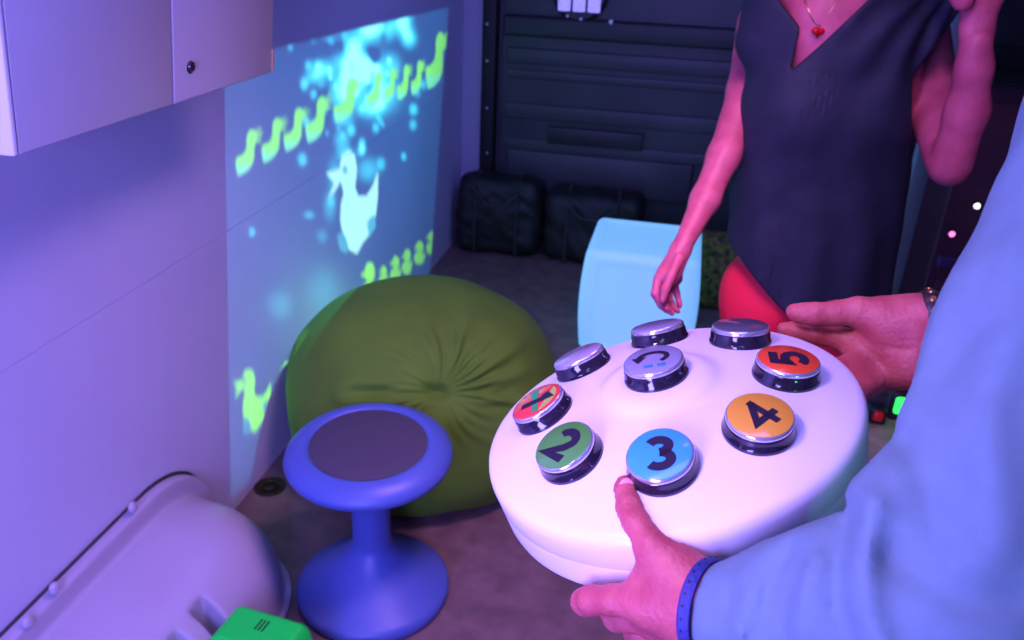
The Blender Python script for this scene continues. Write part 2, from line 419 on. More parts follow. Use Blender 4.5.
# seat height: where the ray of the seat centre is nearest above the base
best = min(np.linspace(.2, .6, 200), key=lambda z: abs(fl(369, 446, z)[0]-sx)+abs(fl(369, 446, z)[1]-sy))
ZS = best; ps = fl(369, 447, ZS); ds = (np.linalg.inv(M)@(ps-ORG))[2]; RS = 84*ds/F
print('stool', sb, RB, ZS, ps, RS)
st = thing('wobble_stool', 'blue plastic wobble stool with flared round base and grey seat pad', 'stool', (sx, sy, 0))
m_blue = mat('blue_plastic', (.075, .13, .42), .42, noise=.04, nscale=8)
m_pad = mat('grey_pad', (.060, .056, .085), .8, bump=.5, bscale=300)
RN = 20*ds/F
prof = [(RB*.94, .0), (RB*.985, .006), (RB, .014), (RB, .024), (RB*.985, .034)]
for t in np.linspace(0, 1, 24)[1:]:
    prof.append((RN+(RB*.985-RN)*(1-t)**1.45, .034+.135*t))
tilt = Vector(ps-np.array([sx, sy, ZS])); 
prof += [(RN*.985, ZS*.62), (RN, ZS*.8), (RN*1.06, ZS-.045)]
MB().lathe(prof, 72).build('base', m_blue, st, angle=60)
MB().lathe([(RB*.93, -.002), (RB*.965, .001), (RB*.965, .006), (RB*.9, .008)], 64).build('rubber_ring', m_black, st)
off = (ps[0]-sx, ps[1]-sy, 0)
ZS += .015
seatp = [(RN*1.05, ZS-.068), (RS*.45, ZS-.065), (RS*.82, ZS-.058), (RS*.94, ZS-.052), (RS*.985, ZS-.044), (RS, ZS-.034), (RS*.99, ZS-.026), (RS*.94, ZS-.014), (RS*.86, ZS-.004), (RS*.78, ZS+.001), (RS*.74, ZS+.0015), (RS*.715, ZS-.002), (RS*.69, ZS-.006), (RS*.3, ZS-.006)]
tl = Matrix.Translation((off[0], off[1], ZS-.03))@Matrix.Rotation(math.radians(3.0), 4, 'X')@Matrix.Translation((0, 0, -(ZS-.03)))
MB().lathe(seatp, 72).xf(tl).build('seat', m_blue, st, angle=60)
MB().lathe([(RS*.70, ZS-.007), (RS*.70, ZS-.0035), (RS*.69, ZS-.0025), (RS*.3, ZS-.0020)], 64).xf(tl).build('seat_pad', m_pad, st)

# ------------------------------------------------------------------ bean bag
bc = np.array([0, 0, 0.]); 
bx, by = -.705, 2.225
m_bean = mat('olive_fabric', (.115, .27, .014), .85, noise=.2, nscale=6, color2=(.095, .22, .012), bump=.3, bscale=200)
bb = thing('bean_bag', 'large slumped olive green fabric bean bag against the projection wall', 'bean bag', (bx, by, 0))
nu, nv = 440, 250
U, Vv = np.meshgrid(np.linspace(0, 2*np.pi, nu, endpoint=False), np.linspace(-np.pi/2+.02, np.pi/2-.02, nv))
N = np.stack([np.cos(Vv)*np.cos(U), np.cos(Vv)*np.sin(U), np.sin(Vv)], -1)
RX, RY, RT, RBt = .418, .420, .345, .27
zc = .265
P = np.stack([N[..., 0]*RX*np.sign(1), N[..., 1]*RY, np.where(N[..., 2] > 0, N[..., 2]*RT, N[..., 2]*RBt)], -1)
P[..., :2] *= np.where(N[..., 2] < 0, np.maximum(np.cos(Vv), .05)**-.72, 1)[..., None]
Pw = P+[0, 0, zc]
# pinch where the folds run together, on the side facing the room
tgt = None; vw = -ray(445, 392); vw /= np.linalg.norm(vw)
pin = None
org0 = ORG-np.array([bx, by, 0]); dr = ray(442, 392)
ts = np.linspace(1.5, 3.2, 2000); L = org0+ts[:, None]*dr
ins = ((L[:, 0]/RX)**2+(L[:, 1]/RY)**2+((L[:, 2]-zc)/RT)**2) < 1
pin = L[np.argmax(ins)]
D = Pw-pin; rr = np.linalg.norm(D, axis=-1)
e1 = np.cross(vw, [0, 0, 1.]); e1 /= np.linalg.norm(e1); e2 = np.cross(e1, vw)
ang = np.arctan2(D@e2, D@(-e1))
fold = np.zeros_like(rr)
frs = np.random.RandomState(3)
for a_, wd_, am in ((.15, .10, .9), (.42, .08, 1.), (.68, .10, 1.1), (.95, .09, .9), (1.25, .10, .7), (1.7, .12, .5), (-.1, .07, .8), (-.45, .12, .3), (-.9, .14, .25), (3.0, .08, .5), (2.5, .12, .35), (-1.6, .15, .15)):
    dd = np.angle(np.exp(1j*(ang-a_-.5*rr*np.sin(a_*5)))); fold += am*np.exp(-(dd/wd_)**2)
dent = -.040*np.exp(-(rr/.055)**2)
fold = .022*fold*np.exp(-((rr-.13)/.15)**2)*np.clip(rr/.05, 0, 1)
# horizontal gathered seam from the pinch to the left
sd, tt = seg_dist(Pw, pin, pin+e1*.0+(-e1*-.0)+np.array([-.30, -.06, -.01]))
seam = -.013*np.exp(-(sd/.016)**2)+.009*np.exp(-((sd-.030)/.018)**2)
big = .018*waves(Pw, 11, 9, 5)+.006*waves(Pw, 4, 24, 6)
rip = .004*np.sin(ang*26+3*np.sin(rr*20))*np.exp(-((rr-.10)/.07)**2)
P2 = Pw+N*(fold+dent+seam+big+rip)[..., None]
P2[..., 2] = np.where(P2[..., 2] < .004, .004-(.004-P2[..., 2])*.0, P2[..., 2])
P2[..., 0] = np.maximum(P2[..., 0], WX+.012-bx)
vs = P2.reshape(-1, 3); fs = []
for j in range(nv-1):
    for i in range(nu):
        k = (i+1) % nu; fs.append((j*nu+i, j*nu+k, (j+1)*nu+k, (j+1)*nu+i))
fs.append(tuple(range(nu-1, -1, -1))); fs.append(tuple((nv-1)*nu+i for i in range(nu)))
MB().add(vs, fs).build('bag_cover', m_bean, bb, angle=None)

# ------------------------------------------------------------------ glowing cube seat
c0 = fl(578, 350); cdp = (np.linalg.inv(M)@(c0-ORG))[2]
m_cube = mat('glowing_polymer', (.45, .6, .75), .35, emit=(.17, .52, 1.0), estr=.75)
CW = 107*cdp/F
cu = thing('glow_cube', 'glowing pale cyan light-up cube seat with rounded edges behind controller', 'light cube', (c0[0]+CW/2, c0[1]+CW/2, 0))
S = Sdf((-CW*.6, -CW*.6, -.01), (CW*.6, CW*.6, CW*1.1), .0055)
zq = S.P[..., 2]/CW
sc_ = 1+.07*np.sin(np.clip(zq, 0, 1)*math.pi)
Q = S.P.copy(); Q[..., 0] /= sc_; Q[..., 1] /= sc_
S.F = rbox((0, 0, CW*.5), (CW*.5, CW*.5, CW*.5), .028)[0](Q)
S.cut([rbox((0, 0, CW*1.005), (CW*.40, CW*.40, .012), .01)], .012)
S.cut([rbox((0, -CW*.56, CW*.48), (CW*.38, .028, CW*.40), .01)], .012)
S.build('cube_shell', m_cube, cu, smooth_iter=2)

# ------------------------------------------------------------------ bags along the rear doors
m_bag = mat('black_nylon', (.014, .014, .012), .6, noise=.5, nscale=18, color2=(.006, .007, .005), bump=.5, bscale=60)
m_net = mat('cord', (.030, .034, .026), .7)
for (pxa, pxb, hh, lbl) in ((466, 544, .40, 'black netted nylon holdall on the floor in the far left corner'), (548, 640, .37, 'black netted nylon holdall on the floor behind the glowing cube')):
    A = fl(pxa, 236+(pxa-466)*.11); B = fl(pxb, 236+(pxb-466)*.11)
    cx = (A[0]+B[0])/2; hw = (B[0]-A[0])/2; yy = (A[1]+B[1])/2+.10
    yy = min(yy, BY-.20)
    g = thing('holdall', lbl, 'bag', (cx, yy, 0))
    S = Sdf((-hw-.05, -.17, -.01), (hw+.05, .17, hh+.07), .009)
    S.F = rbox((0, 0, hh/2), (hw, .105, hh/2), .06)[0](S.P)
    S.disp(.014*waves(S.P, pxa, 26, 6)+.008*waves(S.P, pxb, 55, 5))
    S.F = np.maximum(S.F, .002-S.P[..., 2])
    S.build('bag_body', m_bag, g)
    for k in range(2):
        xx = -hw*.5+k*hw
        MB().tube([(xx, -.118, .01), (xx, -.122, hh*.5), (xx, -.10, hh*.9), (xx, 0, hh+.018), (xx, .10, hh*.9)], .008, 8).build('strap', m_net, g)
    MB().tube([(-hw*.5, -.105, hh*.86), (-hw*.2, -.135, hh*.70), (hw*.2, -.135, hh*.70), (hw*.5, -.105, hh*.86)], .007, 8).build('handle', m_net, g)

# patterned cushion between the bags and the woman
q = on(706, 238, 1, 3.75)
cu2 = Sdf((-.22, -.09, -.21), (.22, .09, .21), .009)
m_cush = mat('leafy_fabric', (.20, .16, .02), .8, noise=1, nscale=42, color2=(.015, .025, .008), bump=.2)
cu2.F = rbox((0, 0, 0), (.19, .05, .18), .045)[0](cu2.P)+.0
cu2.disp(.02*np.exp(-((cu2.P[..., 0]/.13)**2+(cu2.P[..., 2]/.12)**2)))
o = cu2.build('cushion', m_cush); o.location = (q[0]+.05, q[1], .185); tag(o, 'yellow and dark green leafy cushion standing on the floor behind the woman', 'cushion')

# ------------------------------------------------------------------ pole, dark unit and little lamps on the right
q = on(907, 262, 1, 3.25)
m_pole = mat('grey_teal_metal', (.34, .52, .48), .4, .2)
pl = thing('upright_pole', 'pale grey upright metal pole from floor to ceiling behind the woman', 'pole', (q[0]-.035, 3.25, 0))
MB().box((-.030, -.022, .01), (.030, .022, ZC), .006).build('post', m_pole, pl)
MB().box((-.055, -.05, 0), (.055, .05, .012), .003).build('foot_plate', m_pole, pl)
m_mar = mat('maroon_laminate', (.14, .045, .07), .45, noise=.2, nscale=6)
uq = on(926, 250, 1, 3.35)
un = thing('storage_unit', 'dark maroon storage unit with ledge standing right of the pale pole', 'cabinet', (uq[0]+.3, 3.55, 0))
MB().box((-.27, -.19, 0), (.42, .22, 1.08), .01).build('unit_body', m_mar, un)
zl = on(945, 262, 1, 3.33)[2]
MB().box((-.25, -.225, zl-.03), (-.02, -.18, zl+.02), .008).build('unit_handle', mat('dull_handle', (.12, .07, .2), .35, .2), un)
MB().box((-.23, -.20, .06), (.40, -.188, zl-.08), .004).build('lower_door', m_mar, un)
def led(name, px, py, yy, r, colr, st_, label, lens=(1, 1)):
    q = on(px, py, 1, yy)
    t = thing(name, label, 'light', q)
    MB().lathe([(r*1.5, .012), (r*1.5, .004), (r*1.15, 0)], 20, (0, 0, 0), (0, 1, 0), *lens).build('housing', m_black, t)
    MB().lathe([(r*1.0, 0), (r*.95, .004), (r*.6, .008), (r*.2, .0095)], 20, (0, 0, 0), (0, -1, 0), *lens).build('lens', mat(name+'_glow', colr, .3, emit=colr, estr=st_), t)
led('indicator_lamp', 977, 206, 3.345, .011, (.95, .9, 1.0), 2.5, 'small white glowing indicator lamp on the maroon unit, upper of two')
led('indicator_lamp', 952, 234, 3.345, .011, (1.0, .2, .65), 2.0, 'small pink glowing indicator lamp on the maroon unit, lower of two')
# low play bench with lamps
bq = fl(880, 440, .42)
m_bench = mat('pale_green_board', (.30, .34, .20), .5, noise=.5, nscale=14, color2=(.12, .16, .09))
be = thing('play_bench', 'low mottled pale green bench behind the far hand', 'bench', (bq[0]+.16, bq[1], 0))
MB().box((-.20, -.30, .39), (.50, .16, .42), .008).build('bench_top', m_bench, be)
for lx in (-.16, .46):
    for ly in (-.26, .12): MB().box((lx-.02, ly-.02, 0), (lx+.02, ly+.02, .392), .003).build('leg', m_bench, be)
def toy(px, py, z0, col_, es, label, w_=.030, h_=.055):
    q = fl(px, py+8, z0); t = thing('button_lamp', label, 'light', (q[0], q[1], z0))
    MB().box((-w_, -.0, 0), (w_, .05, h_*2.1), .008).build('housing', m_black, t)
    MB().box((-w_*.62, -.008, h_*.55), (w_*.62, .01, h_*1.85), w_*.60).build('lens', mat('lens', col_, .3, emit=col_, estr=es), t)
toy(896, 413, .42, (.03, 1.0, .10), 1.6, 'glowing green oval lamp on the bench beside the blue sleeve', .024, .040)
toy(876, 417, .42, (.4, .008, .01), .2, 'dim red lamp in black case on the bench beneath the far hand', .022, .022)
toy(905, 432, .42, (.6, 1.0, .9), 1.8, 'small white-green glowing lamp on the bench half hidden by blue sleeve', .014, .026)

# ------------------------------------------------------------------ projector on the ceiling: its slide throws the ducks
PJ = V(-.30, 2.20, 2.00)
def project(Pw):
    c = (np.asarray(Pw)-ORG)@M        # M^T applied row-wise
    return 512+F*c[..., 0]/c[..., 2], 320+F*c[..., 1]/c[..., 2]
TL, TR, BR, BL = [on(x, y, 0, WX) for x, y in ((224, 57), (449, 5), (428, 300), (231, 500))]
ga, gbb = 430, 300
s_ = np.linspace(0, 1, ga)[:, None, None]; t_ = np.linspace(0, 1, gbb)[None, :, None]
y_l = on(214, 300, 0, WX)[1]
WP = (TL*(1-s_)+TR*s_)*(1-t_)+(BL*(1-s_)+BR*s_)*t_
WP[..., 2] = WP[..., 2]
PX, PY = project(WP)
def poly_in(X, Y, pts):
    ins = np.zeros(X.shape, bool); n = len(pts)
    for i in range(n):
        x1, y1 = pts[i]; x2, y2 = pts[(i+1) % n]
        if y1 == y2: continue
        c = ((y1 > Y) != (y2 > Y)) & (X < (x2-x1)*(Y-y1)/(y2-y1)+x1); ins ^= c
    return ins
img = np.zeros(PX.shape+(3,)); img[:] = (.006, .085, .16)
# cyan splash
rs = np.random.RandomState(5); spl = np.zeros(PX.shape)
def blob(x, y, rx, ry, a): 
    global spl
    spl = spl+a*np.exp(-(((PX-x)/rx)**2+((PY-y)/ry)**2)**1.3)
for x, y, rx, ry, a in ((370, 28, 11, 11, 1.2), (387, 27, 9, 12, .8), (403, 22, 8, 13, 1.2), (409, 38, 7, 9, .9), (355, 48, 10, 12, .9), (352, 68, 16, 14, 1.1), (345, 92, 13, 16, 1.1), (366, 70, 14, 14, 1.), (322, 70, 12, 9, .8), (313, 78, 8, 6, .5), (380, 92, 16, 16, .8), (372, 108, 12, 9, .7), (390, 66, 10, 12, .6), (343, 118, 9, 8, .6), (342, 140, 7, 10, .5), (346, 155, 9, 7, .5), (368, 170, 10, 11, .45), (334, 175, 6, 14, .4), (356, 45, 22, 30, .3), (372, 95, 26, 22, .25), (330, 205, 6, 14, .28), (322, 236, 5, 6, .2), (309, 215, 5, 3, .45), (252, 232, 3, 4, .6), (280, 305, 12, 14, .15), (324, 290, 16, 22, .13)):
    blob(x, y, rx, ry, a)
for k in range(70):
    x = 355+rs.normal()*28; y = 95+rs.normal()*42; r = 1.6+2.6*rs.rand(); blob(x, y, r, r*1.4, .25+.5*rs.rand())
for k in range(26): 
    blob(356+rs.normal()*22, 62+rs.normal()*24, 3+3*rs.rand(), 4+4*rs.rand(), -.35)
spl = np.clip(spl, 0, 1.25)
img = img*(1-np.clip(spl, 0, 1)[..., None])+np.clip(spl, 0, 1)[..., None]*V(.06, 1.2, 1.25)+np.clip(spl-.7, 0, 1)[..., None]*V(.55, .50, .15)
yellow = V(.24, 1.0, .03)
def duck_R(x0, y0, x1, y1):   # swims right: tail low left, neck and head high right, crest of feathers
    T = [(0, .60), (.16, .60), (.30, .58), (.42, .50), (.48, .36), (.46, .18), (.54, .06), (.68, .0), (.80, .05), (.82, .12), (1.12, -.02), (.90, .17), (1.26, .17), (.90, .26), (1.15, .38), (.82, .36), (.80, .58), (.78, .78), (.64, .94), (.40, 1.03), (.10, 1.06), (.04, .95), (-.02, .76)]
    return [(x0+u*(x1-x0), y0+v*(y1-y0)) for u, v in T]
def duck_L(x0, y0, x1, y1):   # faces left, tail up on the right
    T = [(.30, .05), (.42, 0), (.55, .04), (.60, .18), (.56, .36), (.62, .44), (.78, .44), (.90, .34), (1.0, .20), (1.0, .45), (.96, .62), (.86, .80), (.70, .90), (.60, 1.0), (.44, .96), (.34, .84), (.27, .68), (.28, .52), (.34, .42), (.28, .30), (.14, .42), (.04, .46), (.16, .32), (0, .22), (.16, .20), (.26, .18)]
    return [(x0+u*(x1-x0), y0+v*(y1-y0)) for u, v in T]
sky = -0.42                       # the rows climb to the right, the ducks themselves stay upright
def paint(pts, c, a=1.):
    m_ = poly_in(PX, PY, pts); img[m_] = img[m_]*(1-a)+np.array(c)*a
for x0, y0, x1, y1 in ((236, 127, 259, 174), (262, 116, 284, 161), (284, 106, 306, 150), (306, 94, 329, 141), (334, 75, 360, 122), (367, 70, 383, 108), (384, 66, 397, 102), (397, 63, 411, 99), (411, 59, 424, 94), (426, 30, 447, 87)):
    P_ = duck_R(x0, y0+ (x1-x0)*.28, x1, y1); P_ = [(x, y-(x-x0)*.30) for x, y in P_]
    paint(P_, yellow, .95)
    m_ = poly_in(PX, PY, P_) & (PY > y0+(y1-y0)*.80); img[m_] = img[m_]*.45+V(.15, .9, .6)*.55
paint([(x, y) for x, y in duck_L(326, 150, 378, 254)], (.42, 1.0, .70), 1)
paint([(350+2.5*math.cos(t)-5, 170+4*math.sin(t)) for t in np.linspace(0, 6.2, 12)], (.05, .5, .5))
paint([(337, 235), (343, 232), (348, 243), (347, 254), (340, 250)], (.03, .40, .40)); paint([(367, 222), (374, 214), (376, 226), (369, 238)], (.05, .5, .5))
paint(duck_L(232, 369, 271, 432), yellow)
paint([(244.5+1.8*math.cos(t), 381+3*math.sin(t)) for t in np.linspace(0, 6.2, 10)], (.02, .25, .1))
paint([(242, 424), (247, 417), (251, 424), (250, 434), (244, 434)], (.02, .3, .35)); paint([(262, 405), (268, 400), (270, 408), (265, 416)], (.02, .3, .35))
def ellp(cx, cy, rx, ry): return [(cx+rx*math.cos(t), cy+ry*math.sin(t)) for t in np.linspace(0, 6.28, 20)[:-1]]
for x0, y0, x1, y1 in ((360, 262, 377, 306), (279, 362, 294, 386), (389, 256, 401, 282), (401, 249, 412, 275), (413, 241, 425, 265), (425, 231, 438, 255), (378, 266, 388, 286)):
    w1, h1_ = x1-x0, y1-y0
    paint(ellp(x0+.58*w1, y0+.24*h1_, .30*w1, .24*h1_), yellow); paint(ellp(x0+.50*w1, y0+.72*h1_, .42*w1, .27*h1_), yellow)
    paint([(x0+.35*w1, y0+.18*h1_), (x0, y0+.32*h1_), (x0+.40*w1, y0+.36*h1_)], yellow); paint([(x0+.7*w1, y0+.6*h1_), (x1+.08*w1, y0+.42*h1_), (x0+.9*w1, y0+.85*h1_)], yellow)
# two ducks of the lower row that land on the bean bag
for x0, y0, x1, y1 in ((300, 330, 325, 392), (330, 300, 352, 345)): paint(duck_L(x0, y0, x1, y1), yellow)
# the picture's lower edge turns green
gm = np.exp(-((PX-330)/40)**2-((PY-330)/60)**2)[..., None]; img = img+gm*V(.05, .16, .02)
KS = .07
tt_ = (CX-.04-PJ[0])/(WX-PJ[0]); hp_ = PJ+(WP-PJ)*tt_      # the cabinet end stays out of the picture
dv_ = WP-PJ; r2_ = (dv_**2).sum(-1); gain = np.clip(.105*r2_*np.sqrt(r2_)/np.abs(dv_[..., 0]), 0, 1)     # the projector evens out its throw
img = np.clip(img, 0, 1.35)*gain[..., None]
img[(hp_[..., 1] < yb1[1]+.03) & (hp_[..., 2] > zb-.01)] = 0
SP = PJ+(WP-PJ)*KS
# soften the picture's outermost edge
idx_ = (np.arange(ga)[:, None]*gbb+np.arange(gbb)[None, :])
q = np.stack([idx_[:-1, :-1], idx_[1:, :-1], idx_[1:, 1:], idx_[:-1, 1:]], -1).reshape(-1, 4)
prj = thing('projector', 'small black ceiling projector throwing the duck picture onto the wall', 'projector', tuple(PJ))
me = bpy.data.meshes.new('slide'); vs = (SP-PJ).reshape(-1, 3)
me.vertices.add(len(vs)); me.vertices.foreach_set('co', vs.ravel()); me.loops.add(q.size); me.loops.foreach_set('vertex_index', q.ravel().astype(np.int32))
me.polygons.add(len(q)); me.polygons.foreach_set('loop_start', np.arange(0, q.size, 4, dtype=np.int32)); me.update(calc_edges=True)
ca = me.color_attributes.new('picture', 'FLOAT_COLOR', 'POINT')
ca.data.foreach_set('color', np.concatenate([np.clip(img, 0, 1).reshape(-1, 3), np.ones((len(vs), 1))], 1).ravel())
ms = bpy.data.materials.new('slide_film'); ms.use_nodes = True; nt = ms.node_tree; nt.nodes.clear()
at = nt.nodes.new('ShaderNodeVertexColor'); at.layer_name = 'picture'; tb = nt.nodes.new('ShaderNodeBsdfTransparent'); ou = nt.nodes.new('ShaderNodeOutputMaterial')
nt.links.new(at.outputs[0], tb.inputs[0]); nt.links.new(tb.outputs[0], ou.inputs[0])
link('slide', me, ms, prj, smooth=False)
# opaque gate around the slide
cs = [SP[0, 0]-PJ, SP[-1, 0]-PJ, SP[-1, -1]-PJ, SP[0, -1]-PJ]; cen = sum(cs)/4
outer = [c+np.array([0, math.copysign(.04, (c-cen)[1]), math.copysign(.04, (c-cen)[2])]) for c in cs]
gate = MB()
vsg = cs+outer+[c+np.array([.0008, 0, 0]) for c in cs]+[c+np.array([.0008, 0, 0]) for c in outer]
fsg = []
for i in range(4):
    j = (i+1) % 4
    fsg += [(i, j, j+4, i+4), (i+8, i+12, j+12, j+8), (i, i+8, j+8, j), (i+4, j+4, j+12, i+12)]
gate.add(vsg, fsg).build('gate', m_black, prj, smooth=False)
ov = np.array(outer); y0_, y1_ = ov[:, 1].min()+.015, ov[:, 1].max()-.015; z0_, z1_ = ov[:, 2].min()+.015, max(ov[:, 2].max(), .02)+.02; x0_, x1_ = ov[:, 0].min()-.004, .12
hs_ = MB()
hs_.box((x0_, y0_, z0_-.006), (x1_, y1_, z0_+.001)); hs_.box((x0_, y0_, z1_), (x1_, y1_, z1_+.006)); hs_.box((x0_, y0_-.006, z0_-.006), (x1_, y0_+.001, z1_+.006)); hs_.box((x0_, y1_-.001, z0_-.006), (x1_, y1_+.006, z1_+.006)); hs_.box((x1_, y0_-.006, z0_-.006), (x1_+.006, y1_+.006, z1_+.006))
hs_.box((x0_, y0_, ov[:, 2].max()-.004), (x0_+.008, y1_, z1_+.003))
hs_.build('housing', m_black, prj, smooth=False)
MB().box((.02, -.03, z1_), (.08, .03, ZC-PJ[2]), .004).build('bracket', m_black, prj)
mid = (TL+TR+BL+BR)/4
pj = spot('projector_beam', tuple(PJ), tuple(mid), 700, (1, 1, 1), 165, 0, .0005)

# ------------------------------------------------------------------ the controller
CR = np.array([[0.95272742, 0.14278051, -0.26818686], [-0.18299398, -0.43496811, -0.88165523], [-0.24253591, 0.8890537, -0.38827807]])
CT = np.array([0.13388163, 0.05549391, 0.78066251])
Rw = M@CR; Tw = M@CT+ORG
MW = Matrix.Identity(4)
for i in range(3):
    for j in range(3): MW[i][j] = Rw[i, j]
    MW[i][3] = Tw[i]
R0, RHO, r0 = .175, .4073, .1120
def zr(q): return -(RHO-math.sqrt(RHO*RHO-q*q))
m_disc = mat('white_shell', (.86, .80, .86), .36, coat=.15)
ctl = thing('game_controller', 'big white domed round controller with coloured number buttons held by the man', 'controller')
ctl.matrix_world = MW
def dome(q): return zr(q)+.0065/(1+math.exp((q-.052)/.0035))
prof = [(.02, zr(R0)-.060), (R0*.93, zr(R0)-.060), (R0*.965, zr(R0)-.058), (R0*.975, zr(R0)-.052)]
prof += [(R0*.985, zr(R0)-.032), (R0*.9855, zr(R0)-.0305), (R0*.9850, zr(R0)-.0298), (R0*.9872, zr(R0)-.0290), (R0*.998, zr(R0)-.010), (R0*.997, zr(R0)-.006)]
prof += [(R0*.990, zr(R0)-.0015), (R0*.978, zr(R0)+.0015)]
prof += [(q, dome(q)) for q in np.linspace(R0*.955, .012, 60)]
MB().lathe(prof, 160).build('shell', m_disc, ctl, angle=45)
m_base = mat('black_gloss', (.018, .012, .026), .12, coat=.5)
m_chr = mat('silver_bezel', (.62, .60, .68), .22, .75)
m_ink = mat('ink', (.020, .010, .030), .4)
m_inkb = mat('blue_ink', (.05, .25, .8), .4)
def capm(n, c): return mat(n, c, .22, coat=.6)
caps = {0: ('violet_cap', (.28, .24, .40), None), 1: ('grey_cap', (.10, .085, .13), None), 2: ('orange_cap', (.85, .075, .02), '5'), 3: ('amber_cap', (.78, .36, .035), '4'),
        4: ('cyan_cap', (.05, .40, .88), '3'), 5: ('leaf_green_cap', (.085, .32, .055), '2'), 6: ('red_cap', (.80, .05, .05), '1'), 7: ('lilac_cap', (.40, .34, .50), None), 8: ('grey_violet_cap', (.30, .28, .42), None)}
def arc(cx, cy, rx, ry, a0, a1, n=18): return [(cx+rx*math.cos(math.radians(a)), cy+ry*math.sin(math.radians(a))) for a in np.linspace(a0, a1, n)]
GLYPH = {'1': [[(-.18, .28), (.06, .44), (.06, -.5)]], '2': [arc(0, .20, .25, .24, 165, -20)+[(.12, -.08), (-.27, -.42), (.33, -.42)]],
         '3': [arc(0, .23, .23, .20, 150, -88), arc(0, -.21, .26, .225, 88, -150)], '4': [[(.11, -.5), (.11, .5)], [(.15, .45), (-.30, -.18), (.36, -.18)]],
         '5': [[(.28, .42), (-.20, .42), (-.23, .03)]+arc(-.01, -.16, .27, .27, 125, -145)]}
def numeral(ch, parent, z, S_=.0335, w=.245):
    mb = MB()
    if ch == '4': w = .19
    for pts in GLYPH[ch]:
        P_ = [np.array(p)*S_*np.array([1.04, .93]) for p in pts]; n = len(P_); L_, R_ = [], []
        for k in range(n):
            t0 = P_[k]-P_[k-1] if k else P_[1]-P_[0]; t1 = P_[k+1]-P_[k] if k < n-1 else t0
            t0 = t0/np.linalg.norm(t0); t1 = t1/np.linalg.norm(t1); t = t0+t1; t /= np.linalg.norm(t); nn = np.array([-t[1], t[0]])
            h_ = w*S_/2/max(.45, nn@np.array([-t1[1], t1[0]])); L_.append((*(P_[k]+nn*h_), z)); R_.append((*(P_[k]-nn*h_), z))
        mb.add(L_+R_, [(k, k+1, n+k+1, n+k) for k in range(n-1)])
    return mb.build('numeral', m_ink, parent, smooth=False)
lbls = {0: 'far button, violet cap', 1: 'dark grey cap button', 2: 'orange button numbered 5', 3: 'amber button numbered 4', 4: 'light blue button numbered 3', 5: 'green button numbered 2', 6: 'red button with a 1', 7: 'lilac button seen edge-on', 8: 'central grey button with a curved arrow'}
for i in range(9):
    if i < 8:
        th = math.radians(45*i); s = r0/RHO; n = Vector((math.sin(th)*s, math.cos(th)*s, math.sqrt(1-s*s))); p = Vector((math.sin(th)*r0, math.cos(th)*r0, zr(r0)))
        up = -Vector((math.sin(th), math.cos(th), 0))
    else: n = Vector((0, 0, 1)); p = Vector((0, 0, .0065)); up = Vector((0, 1, 0))
    z = n; up = (up-z*up.dot(z)).normalized(); x = up.cross(z)
    mt = Matrix(((x[0], up[0], z[0], p[0]), (x[1], up[1], z[1], p[1]), (x[2], up[2], z[2], p[2]), (0, 0, 0, 1)))
    b = MB().lathe([(.0298, -.004), (.0300, .0008), (.0296, .0022), (.0288, .0032), (.0284, .0092), (.0278, .0112), (.0262, .0118), (.01, .0118)], 56).build('push_button', m_base, ctl, angle=40)
    b.matrix_local = mt; b['label'] = lbls[i]
    MB().lathe([(.0274, .0112), (.0277, .0134), (.0272, .0150), (.0264, .0157), (.0257, .0155), (.01, .0155)], 56).build('bezel', m_chr, b, angle=50)
    nm, cc, num = caps[i]
    MB().lathe([(.0260, .0153), (.0260, .0160), (.0252, .0165), (.004, .0166)], 56).build('button_cap', capm(nm, cc), b, angle=40)
    ZN = .01695
    if num: numeral(num, b, ZN)
    if i == 6:
        MB().add([(.0225*math.cos(t), .0225*math.sin(t), ZN-.0002) for t in np.linspace(.2, 2.2, 16)], [tuple(range(16))]).build('cap_reflection', mat('lime_reflection', (.45, .50, .10), .3), b, smooth=False)  # iridescent reflection on the red cap, painted as a lime segment
        MB().add([(-.020, -.0075, ZN-.0001), (.022, -.001, ZN-.0001), (.021, .0045, ZN-.0001), (-.021, .0005, ZN-.0001)], [(0, 1, 2, 3)]).build('stripe', mat('green_ink', (.04, .36, .12), .3), b, smooth=False)
    if i == 8:   # undo arrow and two little blue marks
        ar = MB(); n_ = 22; ts = np.linspace(math.radians(-55), math.radians(165), n_)
        vs = [(.0155*math.cos(t), .002+.0115*math.sin(t), .0170) for t in ts]+[(.0105*math.cos(t), .002+.0070*math.sin(t), .0170) for t in ts]
        ar.add(vs, [(k, k+1, n_+k+1, n_+k) for k in range(n_-1)])
        ar.add([(-.0195, .0045, .0170), (-.006, .0045, .0170), (-.0135, -.006, .0170)], [(0, 1, 2)])
        ar.build('arrow_symbol', m_ink, b, smooth=False)
        for dx in (-.004, .008): MB().box((dx-.004, -.016, .0164), (dx+.004, -.011, .0170)).build('blue_mark', m_inkb, b, smooth=False)

